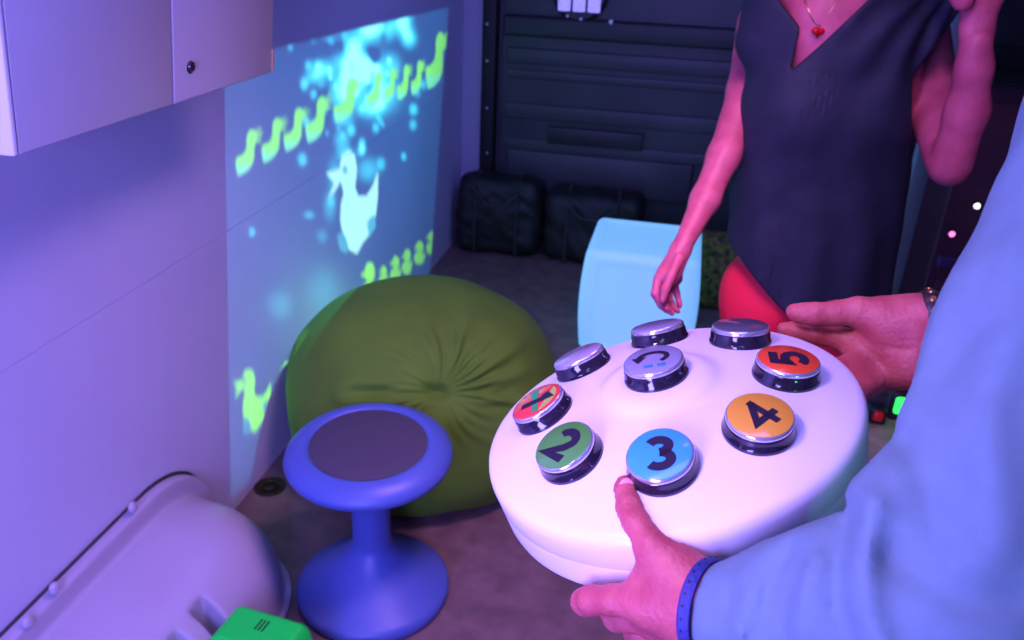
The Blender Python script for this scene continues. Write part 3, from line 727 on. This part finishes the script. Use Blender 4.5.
def Cp(lst):            # [(px, py, depth, radius), ...] -> points, radii
    return [C(a, b, c) for a, b, c, r in lst], [r for a, b, c, r in lst]
def merge(objs):        # one continuous body mesh from its coarse and fine regions
    a = objs[0]; vs = []; fs = []
    for o_ in objs:
        n_ = len(vs); vs += [tuple(v.co) for v in o_.data.vertices]; fs += [tuple(i+n_ for i in p.vertices) for p in o_.data.polygons]
    me = bpy.data.meshes.new('body'); me.from_pydata(vs, [], fs); me.materials.append(a.data.materials[0]); me.polygons.foreach_set('use_smooth', [True]*len(fs)); a.data = me; a.name = 'body'
    for o_ in objs[1:]: bpy.data.objects.remove(o_)
def surf(Sx, px, py, near, far):   # distance at which the sight line meets a surface
    ds = np.arange(near, far, .001); P_ = np.array([C(px, py, d_) for d_ in ds]); ii = np.round((P_-Sx.o)/Sx.h).astype(int)
    ok = ((ii >= 0) & (ii < Sx.n)).all(1); f_ = np.full(len(ds), 1.); f_[ok] = Sx.F[tuple(ii[ok].T)]; k_ = np.argmax(f_ < 0); return ds[k_]
def ctlL(x, y, z): return Rw@V(x, y, z)+Tw
def head_prims(c, face, r=.098):
    """skull, jaw, nose, ears, lips, brow; c = head centre, face = facing direction"""
    B = basis((0, 0, 1), face); f = B[:, 0]; s = B[:, 1]; z = V(0, 0, 1)
    P = [ell(c+z*.025-f*.008, (.098, .076, .100), B), ell(c-z*.035+f*.022, (.070, .060, .078), B), ell(c-z*.085+f*.048, (.030, .032, .022), B)]
    N_ = [cone(c+f*.082+z*.012, c+f*.108-z*.022, .008, .012), cone(c+f*.104-z*.026+s*.008, c+f*.104-z*.026-s*.008, .009, .009),
          cone(c+f*.083-z*.052+s*.017, c+f*.083-z*.052-s*.017, .007, .007), cone(c+f*.081-z*.062+s*.013, c+f*.081-z*.062-s*.013, .007, .007),
          cone(c+f*.080+z*.030+s*.038, c+f*.084+z*.030-s*.038, .009, .009), ell(c+f*.060-z*.02+s*.035, (.022, .022, .024)), ell(c+f*.060-z*.02-s*.035, (.022, .022, .024))]
    E_ = [ell(c+s*q*.078-z*.005-f*.005, (.020, .008, .032), B) for q in (1, -1)]
    return P, N_, E_
def eyes(c, face, parent, origin):
    B = basis((0, 0, 1), face); f = B[:, 0]; s = B[:, 1]
    for q in (1, -1):
        e = MB().lathe([(.002, -.0115), (.008, -.008), (.0115, 0), (.008, .008), (.005, .0105)], 20, tuple(c+f*.074+s*q*.031+V(0, 0, .010)-origin), tuple(f)).build('eye', mat('eye_white', (.7, .68, .7), .15), parent)
        MB().lathe([(.0055, .0095), (.005, .0112), (.002, .0122)], 16, tuple(c+f*.074+s*q*.031+V(0, 0, .010)-origin), tuple(f)).build('iris', mat('iris', (.05, .09, .14), .1), e)

# ================= the woman
up = V(0, 0, 1)
WB = C(826, 170, 1.96)
Rr = M[:, 0].copy(); Rr[2] = 0; Rr /= np.linalg.norm(Rr)
Fr = np.cross(up, Rr); Fr = -Fr if Fr@(WB-ORG) > 0 else Fr          # toward the camera
def L(u, v, w): return WB+u*Rr+v*up+w*Fr
BL3 = np.stack([Rr, up, Fr], 1)
wo = np.array([WB[0], WB[1], 0.])
woman = thing('person', 'woman in sleeveless navy blouse and red trousers standing with one hand raised', 'person', tuple(wo))
hips = L(0, -.36, 0)[2]
rarm, rr_ = Cp([(757, 22, 1.98, .046), (746, 90, 1.95, .041), (724, 156, 1.90, .0355), (705, 200, 1.87, .031), (684, 243, 1.83, .0215)])
larm, lr_ = Cp([(925, 28, 1.98, .052), (931, 95, 1.90, .057), (948, 164, 1.79, .042)])
lfor, lf_ = Cp([(951, 165, 1.78, .044), (967, 112, 1.72, .041), (974, 70, 1.67, .033), (976, 42, 1.64, .031)])
hc = L(-.03, .66, .03)
S = Sdf(wo+V(-.42, -.55, -.01), wo+V(.48, .35, hc[2]+.15), .0075)
S.add([ell(L(0, .20, 0), (.165, .20, .105), BL3), ell(L(0, -.02, 0), (.150, .22, .10), BL3), ell(L(0, -.27, 0), (.175, .15, .12), BL3),
       cone(L(-.14, .385, 0), L(.14, .385, 0), .050, .050), cone(L(-.01, .40, 0), L(-.03, .56, .02), .056, .050), ell(L(-.04, .32, .06), (.12, .10, .050), BL3)], .05)
S.add(chain(rarm, rr_), .02, .03); S.add(chain(larm, lr_), .02, .02); S.add(chain(lfor, lf_), .02, .006)
fa = V(*(ray(600, 200)*V(-1, -1, 0)))
fdir = (-Rr*.45+Fr*.9); fdir /= np.linalg.norm(fdir)
Pp, Nn, Ee = head_prims(hc, fdir)
S.add(Pp, .03, .03); S.add(Nn, .004, .012); S.add(Ee, .002, .006)
for sx_ in (-1, 1):
    kn = L(sx_*.095, 0, .02); kn[2] = .42; an = L(sx_*.10, 0, -.03); an[2] = .09; hp = L(sx_*.085, -.36, 0)
    S.add([cone(hp, kn, .085, .052), cone(kn, an, .050, .034)], .02, .03)
    S.add([cone(an, an+Fr*.13-up*.05, .034, .026)], .01, .02)
# hands
def palm_up(): pass
h1, hr1 = Cp([(684, 243, 1.83, .021), (675, 262, 1.82, .024), (666, 280, 1.81, .022)])
S.add(chain(h1, hr1, (C(700, 262, 1.82)-C(670, 262, 1.82)+V(0, -.02, 0), .8)), .01, .012)
H2 = Sdf(C(668, 280, 1.82)-V(.11, .11, .12), C(668, 280, 1.82)+V(.12, .11, .16), .0026)
def arm_into(Sx):
    Sx.add(chain(rarm[2:], rr_[2:]), .02); Sx.add(chain(h1, hr1), .01, .012)
skinW = [S.build('body', m_skin2, woman, origin=wo, smooth_iter=1)]; SW = S
# fine mesh of the lowered hand continues the body surface
H2.add([cone(C(684, 243, 1.83), C(680, 250, 1.83), .0212, .0215), cone(C(681, 250, 1.83), C(670, 272, 1.815), .022, .026)], .01)
H2.add([cone(C(664, 276, 1.80), C(675, 278, 1.84), .018, .017)], .01, .015)
fing = [[(658, 278, 1.795, .0098), (655, 294, 1.790, .0088), (661, 305, 1.795, .0078), (666, 310, 1.80, .0066)],
        [(663, 282, 1.805, .0098), (661, 299, 1.800, .0088), (667, 309, 1.805, .0078), (672, 313, 1.81, .0064)],
        [(669, 283, 1.825, .0094), (669, 299, 1.825, .0084), (674, 308, 1.83, .0072), (678, 311, 1.83, .0062)],
        [(674, 281, 1.845, .0085), (677, 294, 1.85, .0074), (679, 302, 1.85, .0064), (680, 306, 1.85, .0056)],
        [(679, 258, 1.80, .0125), (671, 276, 1.780, .0105), (665, 290, 1.775, .0092), (663, 300, 1.775, .0074)]]
T2 = np.full(H2.F.shape, .06)
for fg in fing:
    p_, r_ = Cp(fg); H2.add(chain(p_, r_), .004, .0035)
skinW.append(H2.build('body', m_skin2, woman, origin=wo, smooth_iter=1))
# raised hand
H3 = Sdf(C(980, -10, 1.63)-V(.15, .14, .17), C(980, -10, 1.63)+V(.17, .14, .30), .004)
p_, r_ = Cp([(975, 55, 1.655, .031), (977, 30, 1.635, .032), (980, 8, 1.62, .036)])
H3.add(chain(p_, r_, (M[:, 2], .72)), .01)
H3.add([cone(C(966, -8, 1.61), C(972, -34, 1.60), .024, .020, (M[:, 2], .7)), cone(C(994, -8, 1.615), C(996, -34, 1.60), .024, .020, (M[:, 2], .7)), cone(C(963, 0, 1.59), C(958, -12, 1.585), .020, .018)], .02, .02)
for k, (bx_, by_, ln) in enumerate(((968, -38, 30), (980, -42, 36), (992, -40, 33), (1003, -34, 26))):
    p_, r_ = Cp([(bx_, by_, 1.60, .0105), (bx_-1, by_-ln*.9, 1.585, .0095), (bx_-3, by_-ln*1.45, 1.56, .0085), (bx_-4, by_-ln*1.75, 1.54, .007)]); H3.add(chain(p_, r_), .004, .004)
p_, r_ = Cp([(958, -5, 1.585, .015), (944, -24, 1.57, .0125), (938, -42, 1.56, .010), (937, -52, 1.555, .0085)]); H3.add(chain(p_, r_), .006, .008)
skinW.append(H3.build('body', m_skin2, woman, origin=wo, smooth_iter=1)); merge(skinW)
eyes(hc, fdir, woman, wo)
# blouse
S = Sdf(L(0, 0, 0)+V(-.36, -.32, -.42), L(0, 0, 0)+V(.36, .32, .56), .0058)
Pl = np.stack([(S.P-WB)@Rr, (S.P-WB)@up, (S.P-WB)@Fr], -1)
S.add([ell(L(-.018, .19, 0), (.173, .27, .135), BL3), ell(L(-.03, .31, .055), (.15, .13, .085), BL3), ell(L(-.10, .15, .085), (.080, .085, .062), BL3), ell(L(.045, .15, .085), (.080, .085, .062), BL3),
       ell(L(-.115, .10, 0), (.098, .24, .11), BL3), cone(L(-.012, .10, 0), L(.000, -.34, .005), .190, .207, (Fr, .68)), cone(L(-.16, .375, 0), L(.16, .375, 0), .068, .068)], .05)
S.add([cone(L(-.16, .38, 0), L(-.196, .285, .0), .066, .052)], .02, .06)
S.add([cone(L(.15, .38, 0), L(.185, .30, .02), .068, .078)], .02, .05)
u, v, w_ = Pl[..., 0], Pl[..., 1], Pl[..., 2]
fold = .006*np.sin(u*55+1.5*np.sin(v*9)+v*6)*np.clip((.15-v)/.3, 0, 1)
fold += .0022*np.cos((u+.10+.05*v)*520)*np.exp(-((u+.10)/.055)**2)*(v < .24)*(w_ > 0)
th_ = np.arctan2(v-.44, u-.17); rad_ = np.hypot(v-.44, u-.17)
fold += .006*np.sin(th_*17+2*np.sin(rad_*14))*np.exp(-((rad_-.16)/.12)**2)*(w_ > 0)
fold += .005*waves(Pl, 21, 22, 6)+.0025*waves(Pl, 22, 60, 5)
S.disp(fold)
hemv = -.345-.06*np.clip((u+.03)/.1, 0, 1)+.150*np.clip((-u-.02)/.17, 0, 1.2)**1.3
S.F = np.maximum(S.F, (hemv-v)*.8)
PXb, PYb = project(S.P)
vp = [(766, -60), (779, 0), (800, 27), (791, 71), (826, 40), (870, -2), (884, -60)]
ins = poly_in(PXb, PYb, vp); dist = np.full(u.shape, 9999.)
for i in range(len(vp)):
    a_, b_ = V(*vp[i]), V(*vp[(i+1) % len(vp)]); ab = b_-a_
    t = np.clip(((PXb-a_[0])*ab[0]+(PYb-a_[1])*ab[1])/(ab@ab), 0, 1); dist = np.minimum(dist, np.hypot(PXb-a_[0]-t*ab[0], PYb-a_[1]-t*ab[1]))
Dv = np.where(ins, -dist, dist)*.0022; Dv = np.maximum(Dv, .02-w_)
S.cutf(Dv, .003)
sl_ = ((PXb-955)*60+(PYb-18)*43)/73.8*.0022; sl_ = np.minimum(sl_, (PXb-912)*.0022); S.F = np.where((v > -.02) & (u > .10), np.maximum(S.F, sl_), S.F)
S.F = np.maximum(S.F, v-.455+.0*u)
S.build('blouse', m_blouse, woman, origin=wo)
# trousers
S = Sdf(wo+V(-.34, -.30, .06), wo+V(.34, .30, hips+.14), .0075)
S.add([ell(L(-.008, -.30, 0), (.190, .14, .118), BL3)]+[cone(L(s_*.092, -.36, 0), np.array([*(L(s_*.098, 0, .02)[:2]), .42]), .098, .072) for s_ in (-1, 1)]+[cone(np.array([*(L(s_*.098, 0, .02)[:2]), .42]), np.array([*(L(s_*.10, 0, -.03)[:2]), .10]), .070, .062) for s_ in (-1, 1)], .03)
S.disp(.004*waves(S.P, 9, 35, 6)); S.F = np.maximum(S.F, .10-S.P[..., 2])
S.build('trousers', m_red, woman, origin=wo)
m_shoe = mat('black_shoe', (.02, .018, .02), .4)
for s_ in (-1, 1):
    a_ = L(s_*.10, 0, -.03)-wo; a_[2] = .045
    S = Sdf(a_+wo-V(.2, .24, .05), a_+wo+V(.2, .12, .07), .006)
    S.add([cone(a_+wo-Fr*.03, a_+wo+Fr*.05, .042, .040), cone(a_+wo+Fr*.05-up*.008, a_+wo+Fr*.15-up*.012, .040, .030)], .02); S.F = np.maximum(S.F, .002-S.P[..., 2])
    S.build('shoe', m_shoe, woman, origin=wo)
# hair
m_hair = mat('blonde_hair', (.50, .30, .12), .5, noise=.5, nscale=60, bump=.6, bscale=150)
B = basis((0, 0, 1), fdir); f_, s_h = B[:, 0], B[:, 1]
S = Sdf(hc-V(.17, .17, .30), hc+V(.17, .17, .16), .006)
S.add([ell(hc+up*.035-f_*.018, (.108, .092, .108), B), ell(hc-up*.06-f_*.055, (.060, .085, .12), B), cone(hc+s_h*.085-up*.02, hc+s_h*.080-up*.20+f_*.015, .026, .018), cone(hc-s_h*.085-up*.02, hc-s_h*.078-up*.215+f_*.03, .026, .016)], .02)
S.cut([ell(hc+f_*.085-up*.025, (.075, .066, .085), B)], .01); S.disp(.003*np.sin((S.P@s_h)*320+(S.P[..., 2])*40))
S.build('hair', m_hair, woman, origin=wo)
# necklace with red pendant
m_gold = mat('chain_metal', (.45, .28, .12), .3, .9); m_pend = mat('red_glass', (.55, .004, .01), .15, coat=.5)
def on_skin(px, py, g=.002): return C(px, py, surf(SW, px, py, 1.6, 2.1)-g)
pend = on_skin(818, 32, .008)
cl = [on_skin(*q_) for q_ in ((798, -26), (801, -10), (806, 4), (811, 16), (815, 24))]+[pend+V(0, 0, .012)]+[on_skin(*q_) for q_ in ((822, 23), (828, 14), (836, 2), (845, -12), (852, -26))]
nk = MB().tube([p-wo for p in cl], .0012, 6).build('necklace', m_gold, woman)
S = Sdf(pend-V(.03, .03, .03), pend+V(.03, .03, .03), .0016)
S.add([ell(pend+Rr*.005+up*.002, (.0085, .0075, .009), BL3), ell(pend-Rr*.005+up*.002, (.0085, .0075, .009), BL3), cone(pend, pend-up*.011, .008, .002)], .002)
S.build('pendant', m_pend, nk, origin=wo)

# ================= the man
mo = V(.44, .80, 0)
man = thing('person', 'man in loose pale blue shirt at right edge holding the round controller', 'person', tuple(mo))
fm = V(-1, .12, 0); fm /= np.linalg.norm(fm); sm_ = np.cross(up, fm)   # sm_ points to his left
nsh = C(1146, 120, .58); nel = C(950, 612, .505); nwr = C(724, 612, .622)
fsh = mo+V(.02, .21, 1.45); fel = mo+V(.09, .26, 1.17); fwr = C(928, 322, .862)
mh = mo+V(-.05, .0, 1.68)
# near hand: one fine mesh with forearm
S = Sdf(C(650, 590, .66)-V(.10, .10, .10), C(720, 600, .62)+V(.09, .09, .08), .0023)
lo = np.min([C(565, 470, .70), C(730, 640, .60), C(600, 640, .72), C(730, 560, .60)], 0)-.03
hi = np.max([C(565, 470, .70), C(730, 640, .60), C(600, 640, .72), C(730, 560, .66)], 0)+.03
S = Sdf(lo, hi, .0021)
def add(l, k=.005, kk=.006, flat=None):
    p_, r_ = Cp(l); S.add(chain(p_, r_, flat), k, kk)
S.add([cone(C(738, 612, .612), C(708, 608, .628), .029, .0275), cone(C(708, 602, .628), C(674, 572, .642), .027, .0225), cone(C(706, 612, .63), C(657, 606, .645), .027, .0175),
       cone(C(706, 622, .635), C(672, 634, .657), .024, .0165), cone(C(704, 630, .645), C(686, 650, .668), .021, .0155)], .016)
add([(672, 572, .642, .0205), (654, 551, .645, .0138), (636, 522, .661, .0112), (630, 508, .672, .0108), (626, 492, .685, .0098), (625, 485, .690, .0086)], .006, .010)
S.add([cone(C(646, 577, .655), C(648, 600, .650), .010, .016)], .01, .014)
add([(657, 603, .645, .0165), (640, 600, .652, .0130), (612, 600, .664, .0112), (592, 600, .676, .0108), (585, 602, .695, .0102), (590, 601, .722, .009)], .006, .012)
add([(672, 632, .657, .0160), (652, 622, .664, .0128), (628, 617, .679, .0112), (616, 617, .693, .0106), (614, 614, .715, .0100), (622, 611, .740, .0088)], .006, .007)
add([(686, 650, .668, .0150), (668, 640, .676, .0122), (645, 634, .692, .0106), (636, 633, .706, .0100), (640, 630, .730, .0092), (650, 626, .75, .008)], .006, .006)
add([(700, 662, .675, .0135), (685, 655, .688, .0108), (668, 650, .700, .0096), (662, 648, .715, .0088), (668, 645, .735, .008)], .006, .006)
# tendons, veins, creases
cr = crease(S.P, [C(626, 503, .662), C(636, 501, .662)], .0012, .0007)+crease(S.P, [C(624, 514, .655), C(642, 510, .655)], .0014, .0008)
for k in range(4):
    cr = cr+crease(S.P, [C(683+k*7, 548+k*5, .610), C(688+k*7, 575+k*6, .600), C(694+k*5, 600+k*4, .598)], .0016, .0008)
cr = cr-crease(S.P, [C(700, 618, .60), C(676, 628, .625), C(655, 622, .640)], .003, .0012)-crease(S.P, [C(704, 596, .598), C(680, 598, .612), C(655, 600, .628)], .004, .0012)
S.disp(cr+.0006*waves(S.P, 31, 220, 6)+.0012*waves(S.P, 32, 90, 5))
Lc = (S.P-Tw)@Rw; q_ = np.hypot(Lc[..., 0], Lc[..., 1])        # flatten the pads where they press on the shell
rim = zr(R0)
inside = np.maximum(np.maximum(q_-R0*.995, Lc[..., 2]-np.where(q_ < R0, -(RHO-np.sqrt(np.maximum(RHO**2-np.minimum(q_, R0)**2, 0))), rim)), rim-.060-Lc[..., 2])
S.F = np.maximum(S.F, -inside+.0006)
skinM = [S.build('body', m_skin, man, origin=mo)]
# thumbnail
def nail(c, ax_dir, n_dir, l, w__, parent, origin):
    B = basis(n_dir, ax_dir)
    Sx = Sdf(c-.02, c+.02, .0009); Sx.add([ell(c, (l, w__, .0016), B)], 0)
    Sx.build('fingernail', m_nail, parent, origin=origin)
tip = C(625, 484, .690); ipj = C(630, 508, .672)
vdir = (ORG-tip)/np.linalg.norm(ORG-tip)
nail(tip+vdir*.0080+(ipj-tip)/np.linalg.norm(ipj-tip)*.0035+Rr*.0012, tip-ipj, vdir+Rr*.15, .0080, .0068, man, mo)
# far hand
pts = [C(785, 325, .92), C(945, 400, .84), C(945, 290, .84), C(790, 300, .88), ctlL(.10, .05, -.13), ctlL(.18, .12, -.13), C(880, 400, .90)]
S = Sdf(np.min(pts, 0)-.03, np.max(pts, 0)+.03, .0023)
S.add([cone(C(945, 322, .862), C(918, 324, .866), .0285, .0280), cone(C(918, 324, .864), C(885, 322, .872), .0275, .0240), cone(C(915, 345, .868), C(862, 348, .892), .0265, .0185),
       cone(C(908, 366, .868), C(878, 372, .886), .0240, .0200), cone(C(890, 350, .884), C(868, 356, .896), .020, .018)], .014)
add([(888, 319, .872, .0215), (858, 312, .876, .0145), (836, 313, .880, .0118), (815, 314, .884, .0112), (800, 313, .888, .0090), (793, 311, .890, .0066)], .008, .010)
add([(862, 346, .892, .0165), (842, 338, .900, .0118), (818, 334, .905, .0104), (797, 331, .910, .0092), (784, 329, .915, .0070)], .006, .008)
for k, (by_, a1, a2, a3) in enumerate(((358, (.165, .100, -.080), (.150, .092, -.123), (.120, .080, -.117)), (368, (.172, .088, -.088), (.156, .078, -.126), (.126, .065, -.118)), (376, (.177, .073, -.094), (.161, .062, -.126), (.136, .050, -.117)))):
    p0 = C(870+k*5, by_, .893-.004*k); p1, p2, p3 = ctlL(*a1), ctlL(*a2), ctlL(*a3)
    S.add(chain([p0, p1, p2, p3], [.015, .0115, .0105, .009]), .005, .007)
cr = crease(S.P, [C(912, 350, .845), C(880, 348, .858), C(855, 335, .875)], .0022, .0020)
for k in range(3): cr = cr+crease(S.P, [C(912+k*5, 305+k*2, .835), C(917+k*5, 322, .83), C(910+k*5, 343, .838)], .0014, .0009)
cr = cr+crease(S.P, [C(880, 385, .86), C(868, 368, .872), C(862, 352, .88)], .002, .0012)
cr = cr+crease(S.P, [C(828, 302, .872), C(827, 322, .872)], .0012, .0007)
S.disp(cr+.0006*waves(S.P, 41, 200, 6)+.0013*waves(S.P, 42, 80, 5))
Lc = (S.P-Tw)@Rw; q_ = np.hypot(Lc[..., 0], Lc[..., 1])
inside = np.maximum(np.maximum(q_-R0*.995, Lc[..., 2]-np.where(q_ < R0, -(RHO-np.sqrt(np.maximum(RHO**2-np.minimum(q_, R0)**2, 0))), rim)), rim-.060-Lc[..., 2])
S.F = np.maximum(S.F, -inside+.0006)
skinM.append(S.build('body', m_skin, man, origin=mo))
# body under the clothes
S = Sdf(mo+V(-.40, -.50, -.005), mo+V(.26, .42, 1.84), .009)
BM = basis(up, fm)
S.add([ell(mo+V(.0, 0, 1.25), (.115, .165, .24), BM), ell(mo+V(0, 0, 1.0), (.115, .160, .16), BM), cone(nsh+V(.02, .02, -.01), fsh, .05, .05), cone(mo+V(0, 0, 1.44), mo+V(-.03, 0, 1.60), .060, .056)], .05)
Pp, Nn, Ee = head_prims(mh, fm)
S.add(Pp, .03, .03); S.add(Nn, .004, .012); S.add(Ee, .002, .006)
S.add(chain([nsh, nel, C(738, 606, .612)], [.050, .040, .0270]), .02, .03); S.add(chain([fsh, fel, C(942, 322, .862)], [.050, .040, .0270]), .02, .03)
feet = []
for s_ in (-1, 1):
    hp = mo+sm_*s_*.09+V(0, 0, .92); kn = mo+sm_*s_*.11+fm*.03+V(0, 0, .50); an = mo+sm_*s_*.12+V(0, 0, .09)
    S.add([cone(hp, kn, .095, .06), cone(kn, an, .058, .038), cone(an, an+fm*.14-up*.05, .036, .028)], .02, .03); feet.append((hp, kn, an))
skinM.append(S.build('body', m_skin, man, origin=mo)); merge(skinM)
eyes(mh, fm, man, mo)
m_jean = mat('dark_denim', (.03, .04, .09), .85, bump=.4, bscale=300)
S = Sdf(mo+V(-.26, -.34, .05), mo+V(.26, .34, 1.10), .009)
S.add([ell(mo+V(0, 0, .96), (.135, .175, .14), BM)]+[cone(hp, kn, .108, .078) for hp, kn, an in feet]+[cone(kn, an, .076, .068) for hp, kn, an in feet], .03)
S.disp(.005*waves(S.P, 77, 30, 6)); S.F = np.maximum(S.F, .09-S.P[..., 2]); S.build('trousers', m_jean, man, origin=mo)
for hp, kn, an in feet:
    a_ = an.copy(); a_[2] = .05
    S = Sdf(a_-V(.30, .2, .055), a_+V(.12, .2, .07), .007); S.add([cone(a_-fm*.04, a_+fm*.06, .046, .046), cone(a_+fm*.06-up*.006, a_+fm*.17-up*.012, .046, .034)], .02); S.F = np.maximum(S.F, .002-S.P[..., 2])
    S.build('shoe', m_shoe, man, origin=mo)
S = Sdf(mh-V(.15, .15, .16), mh+V(.15, .15, .16), .006); B = basis(up, fm)
S.add([ell(mh+up*.035-fm*.014, (.106, .086, .104), B)], .0); S.cut([ell(mh+fm*.075-up*.03, (.075, .085, .085), B), rbox(mh-up*.115, (.15, .15, .06), .01)], .015)
S.disp(.002*waves(S.P, 3, 200, 6)); S.build('hair', mat('grey_hair', (.16, .14, .13), .6, bump=.5, bscale=200), man, origin=mo)
# shirt: torso and two sleeves
lo = np.min([nsh, nel, nwr, fwr, mo+V(-.15, -.28, .86)], 0)-.10; hi = np.max([nsh, nel, fsh, fel, mo+V(.17, .30, 1.50)], 0)+.09
S = Sdf(lo, hi, .0055)
S.add([ell(mo+V(.01, 0, 1.24), (.140, .195, .30), BM), cone(mo+V(.01, 0, 1.1), mo+V(.01, 0, .88), .155, .165, (fm, .8)), cone(nsh+V(.03, .03, -.01), fsh, .068, .068)], .06)
near_u = chain([nsh, (nsh+nel)/2+V(-.004, 0, 0), nel+V(0, 0, .004)], [.074, .068, .058])
S.add(near_u, .02, .04); S.add([cone(C(897, 505, .525), C(915, 560, .52), .024, .040), cone(C(880, 540, .535), C(862, 576, .54), .026, .040)], .02, .02)
fa_ = [nel, C(868, 605, .535), C(795, 613, .575), C(730, 613, .615)]
S.add(chain(fa_, [.057, .054, .045, .037]), .012, .006)
S.add(chain([fsh, fel], [.072, .066]), .02, .04)
S.add(chain([fel, C(1005, 338, .845), C(945, 346, .858)], [.064, .054, .049]), .02, .03)
PXs, PYs = project(S.P)
# folds: broad drapery first, then pulls at the elbow crook
dw = .0075*waves(S.P, 51, 30, 6)+.0030*waves(S.P, 52, 75, 6)
nd = (nel-nsh)/np.linalg.norm(nel-nsh)
for (a_, b_, w__, dp) in ((C(815, 540, .52), C(770, 640, .53), .009, .004),
                          (C(905, 440, .46), C(960, 520, .42), .012, -.006), (C(880, 560, .45), C(940, 540, .41), .010, .005), (C(925, 330, .50), C(955, 440, .46), .012, .004), (C(735, 600, .575), C(728, 640, .58), .003, .006), (C(1010, 180, .5), C(985, 300, .47), .010, -.004)):
    dw = dw+crease(S.P, [a_, b_], w__, dp)
def pcrease(pts, wpx, depth, side=0):
    o_ = np.zeros(PXs.shape)
    for i in range(len(pts)-1):
        a_, b_ = V(*pts[i]), V(*pts[i+1]); ab = b_-a_; t = np.clip(((PXs-a_[0])*ab[0]+(PYs-a_[1])*ab[1])/(ab@ab), 0, 1)
        o_ = np.maximum(o_, np.exp(-(np.hypot(PXs-a_[0]-t*ab[0], PYs-a_[1]-t*ab[1])/wpx)**2))
    return -depth*o_
dw = dw+pcrease([(852, 508), (838, 555), (836, 598), (850, 650)], 9, .0075)+pcrease([(872, 505), (862, 560), (866, 610), (880, 650)], 18, -.012)
dw = dw+pcrease([(792, 548), (770, 585), (752, 640)], 8, .005)+pcrease([(740, 586), (728, 618), (720, 650)], 3.5, .0035)+pcrease([(760, 575), (742, 640)], 8, -.003)+pcrease([(812, 545), (800, 640)], 10, -.004)
dw = dw+pcrease([(998, 232), (982, 279), (960, 282)], 2.5, .0025)+pcrease([(905, 440), (925, 480), (935, 540)], 14, .006)+pcrease([(960, 340), (940, 420), (950, 500)], 22, .006)+pcrease([(1010, 330), (985, 430), (1000, 540)], 24, -.006)+pcrease([(900, 560), (960, 600), (1024, 600)], 18, .006)
S.disp(dw)
# sleeve ends: cut square to the forearm
def cutplane(pt, nrm, ctr, rad_):
    global S
    nrm = nrm/np.linalg.norm(nrm); D = -((S.P-pt)@nrm); S.F = np.where(np.linalg.norm(S.P-ctr, axis=-1) < rad_, np.maximum(S.F, -D), S.F)
ndir = C(712, 604, .622)-C(790, 626, .585); cutplane(C(708, 607, .624), ndir, C(700, 606, .62), .12)
fdir_ = C(900, 340, .868)-C(960, 340, .852); cutplane(C(922, 346, .862), fdir_+up*.035*0, C(900, 346, .865), .11)
S.cut([cone(C(890, 346, .870), C(945, 344, .856), .036, .034)], .003)
shirt = S.build('shirt', m_shirt, man, origin=mo)
# collar
MB().tube([mo+V(-.02, 0, 1.50)+fm*.075*math.cos(t)+sm_*.085*math.sin(t)-V(0, 0, .02*math.cos(t))-mo for t in np.linspace(0, 2*math.pi, 33)], .014, 10).build('collar', m_shirt, shirt)
# navy cuff edge with stitches
m_navy = mat('navy_band', (.025, .03, .20), .6, bump=.3, bscale=300)
ax_ = ndir/np.linalg.norm(ndir); c_ = C(706, 608, .6245)
cf = MB().lathe([(.0320, -.003), (.0350, -.004), (.0368, -.001), (.0368, .0035), (.0350, .0055), (.0320, .005)], 64, tuple(c_-mo), tuple(ax_)).build('cuff', m_navy, shirt)
B = basis(ax_, up)
for k in range(26):
    t = k/26*2*math.pi; p_ = c_-mo+(B[:, 0]*math.cos(t)+B[:, 1]*math.sin(t))*.0368+ax_*.001
    MB().lathe([(.0009, -.0006), (.0009, .0006)], 6, tuple(p_), tuple(p_-(c_-mo))).build('stitch', m_black, cf)
# bracelet on the far wrist
ax_ = fdir_/np.linalg.norm(fdir_); c_ = C(929, 322, .864); B = basis(ax_, up)
wb = MB().lathe([(.0290, -.008), (.0315, -.0085), (.0330, -.004), (.0330, .004), (.0315, .0085), (.0290, .008)], 48, tuple(c_-mo), tuple(ax_)).build('bracelet', mat('dark_leather', (.03, .015, .02), .35), man)
for k in range(16):
    t = k/16*2*math.pi; p_ = c_-mo+(B[:, 0]*math.cos(t)+B[:, 1]*math.sin(t))*.0335
    MB().lathe([(.0035, -.0012), (.0042, 0), (.0025, .0018)], 10, tuple(p_), tuple(p_-(c_-mo))).build('bead', m_gold, wb)
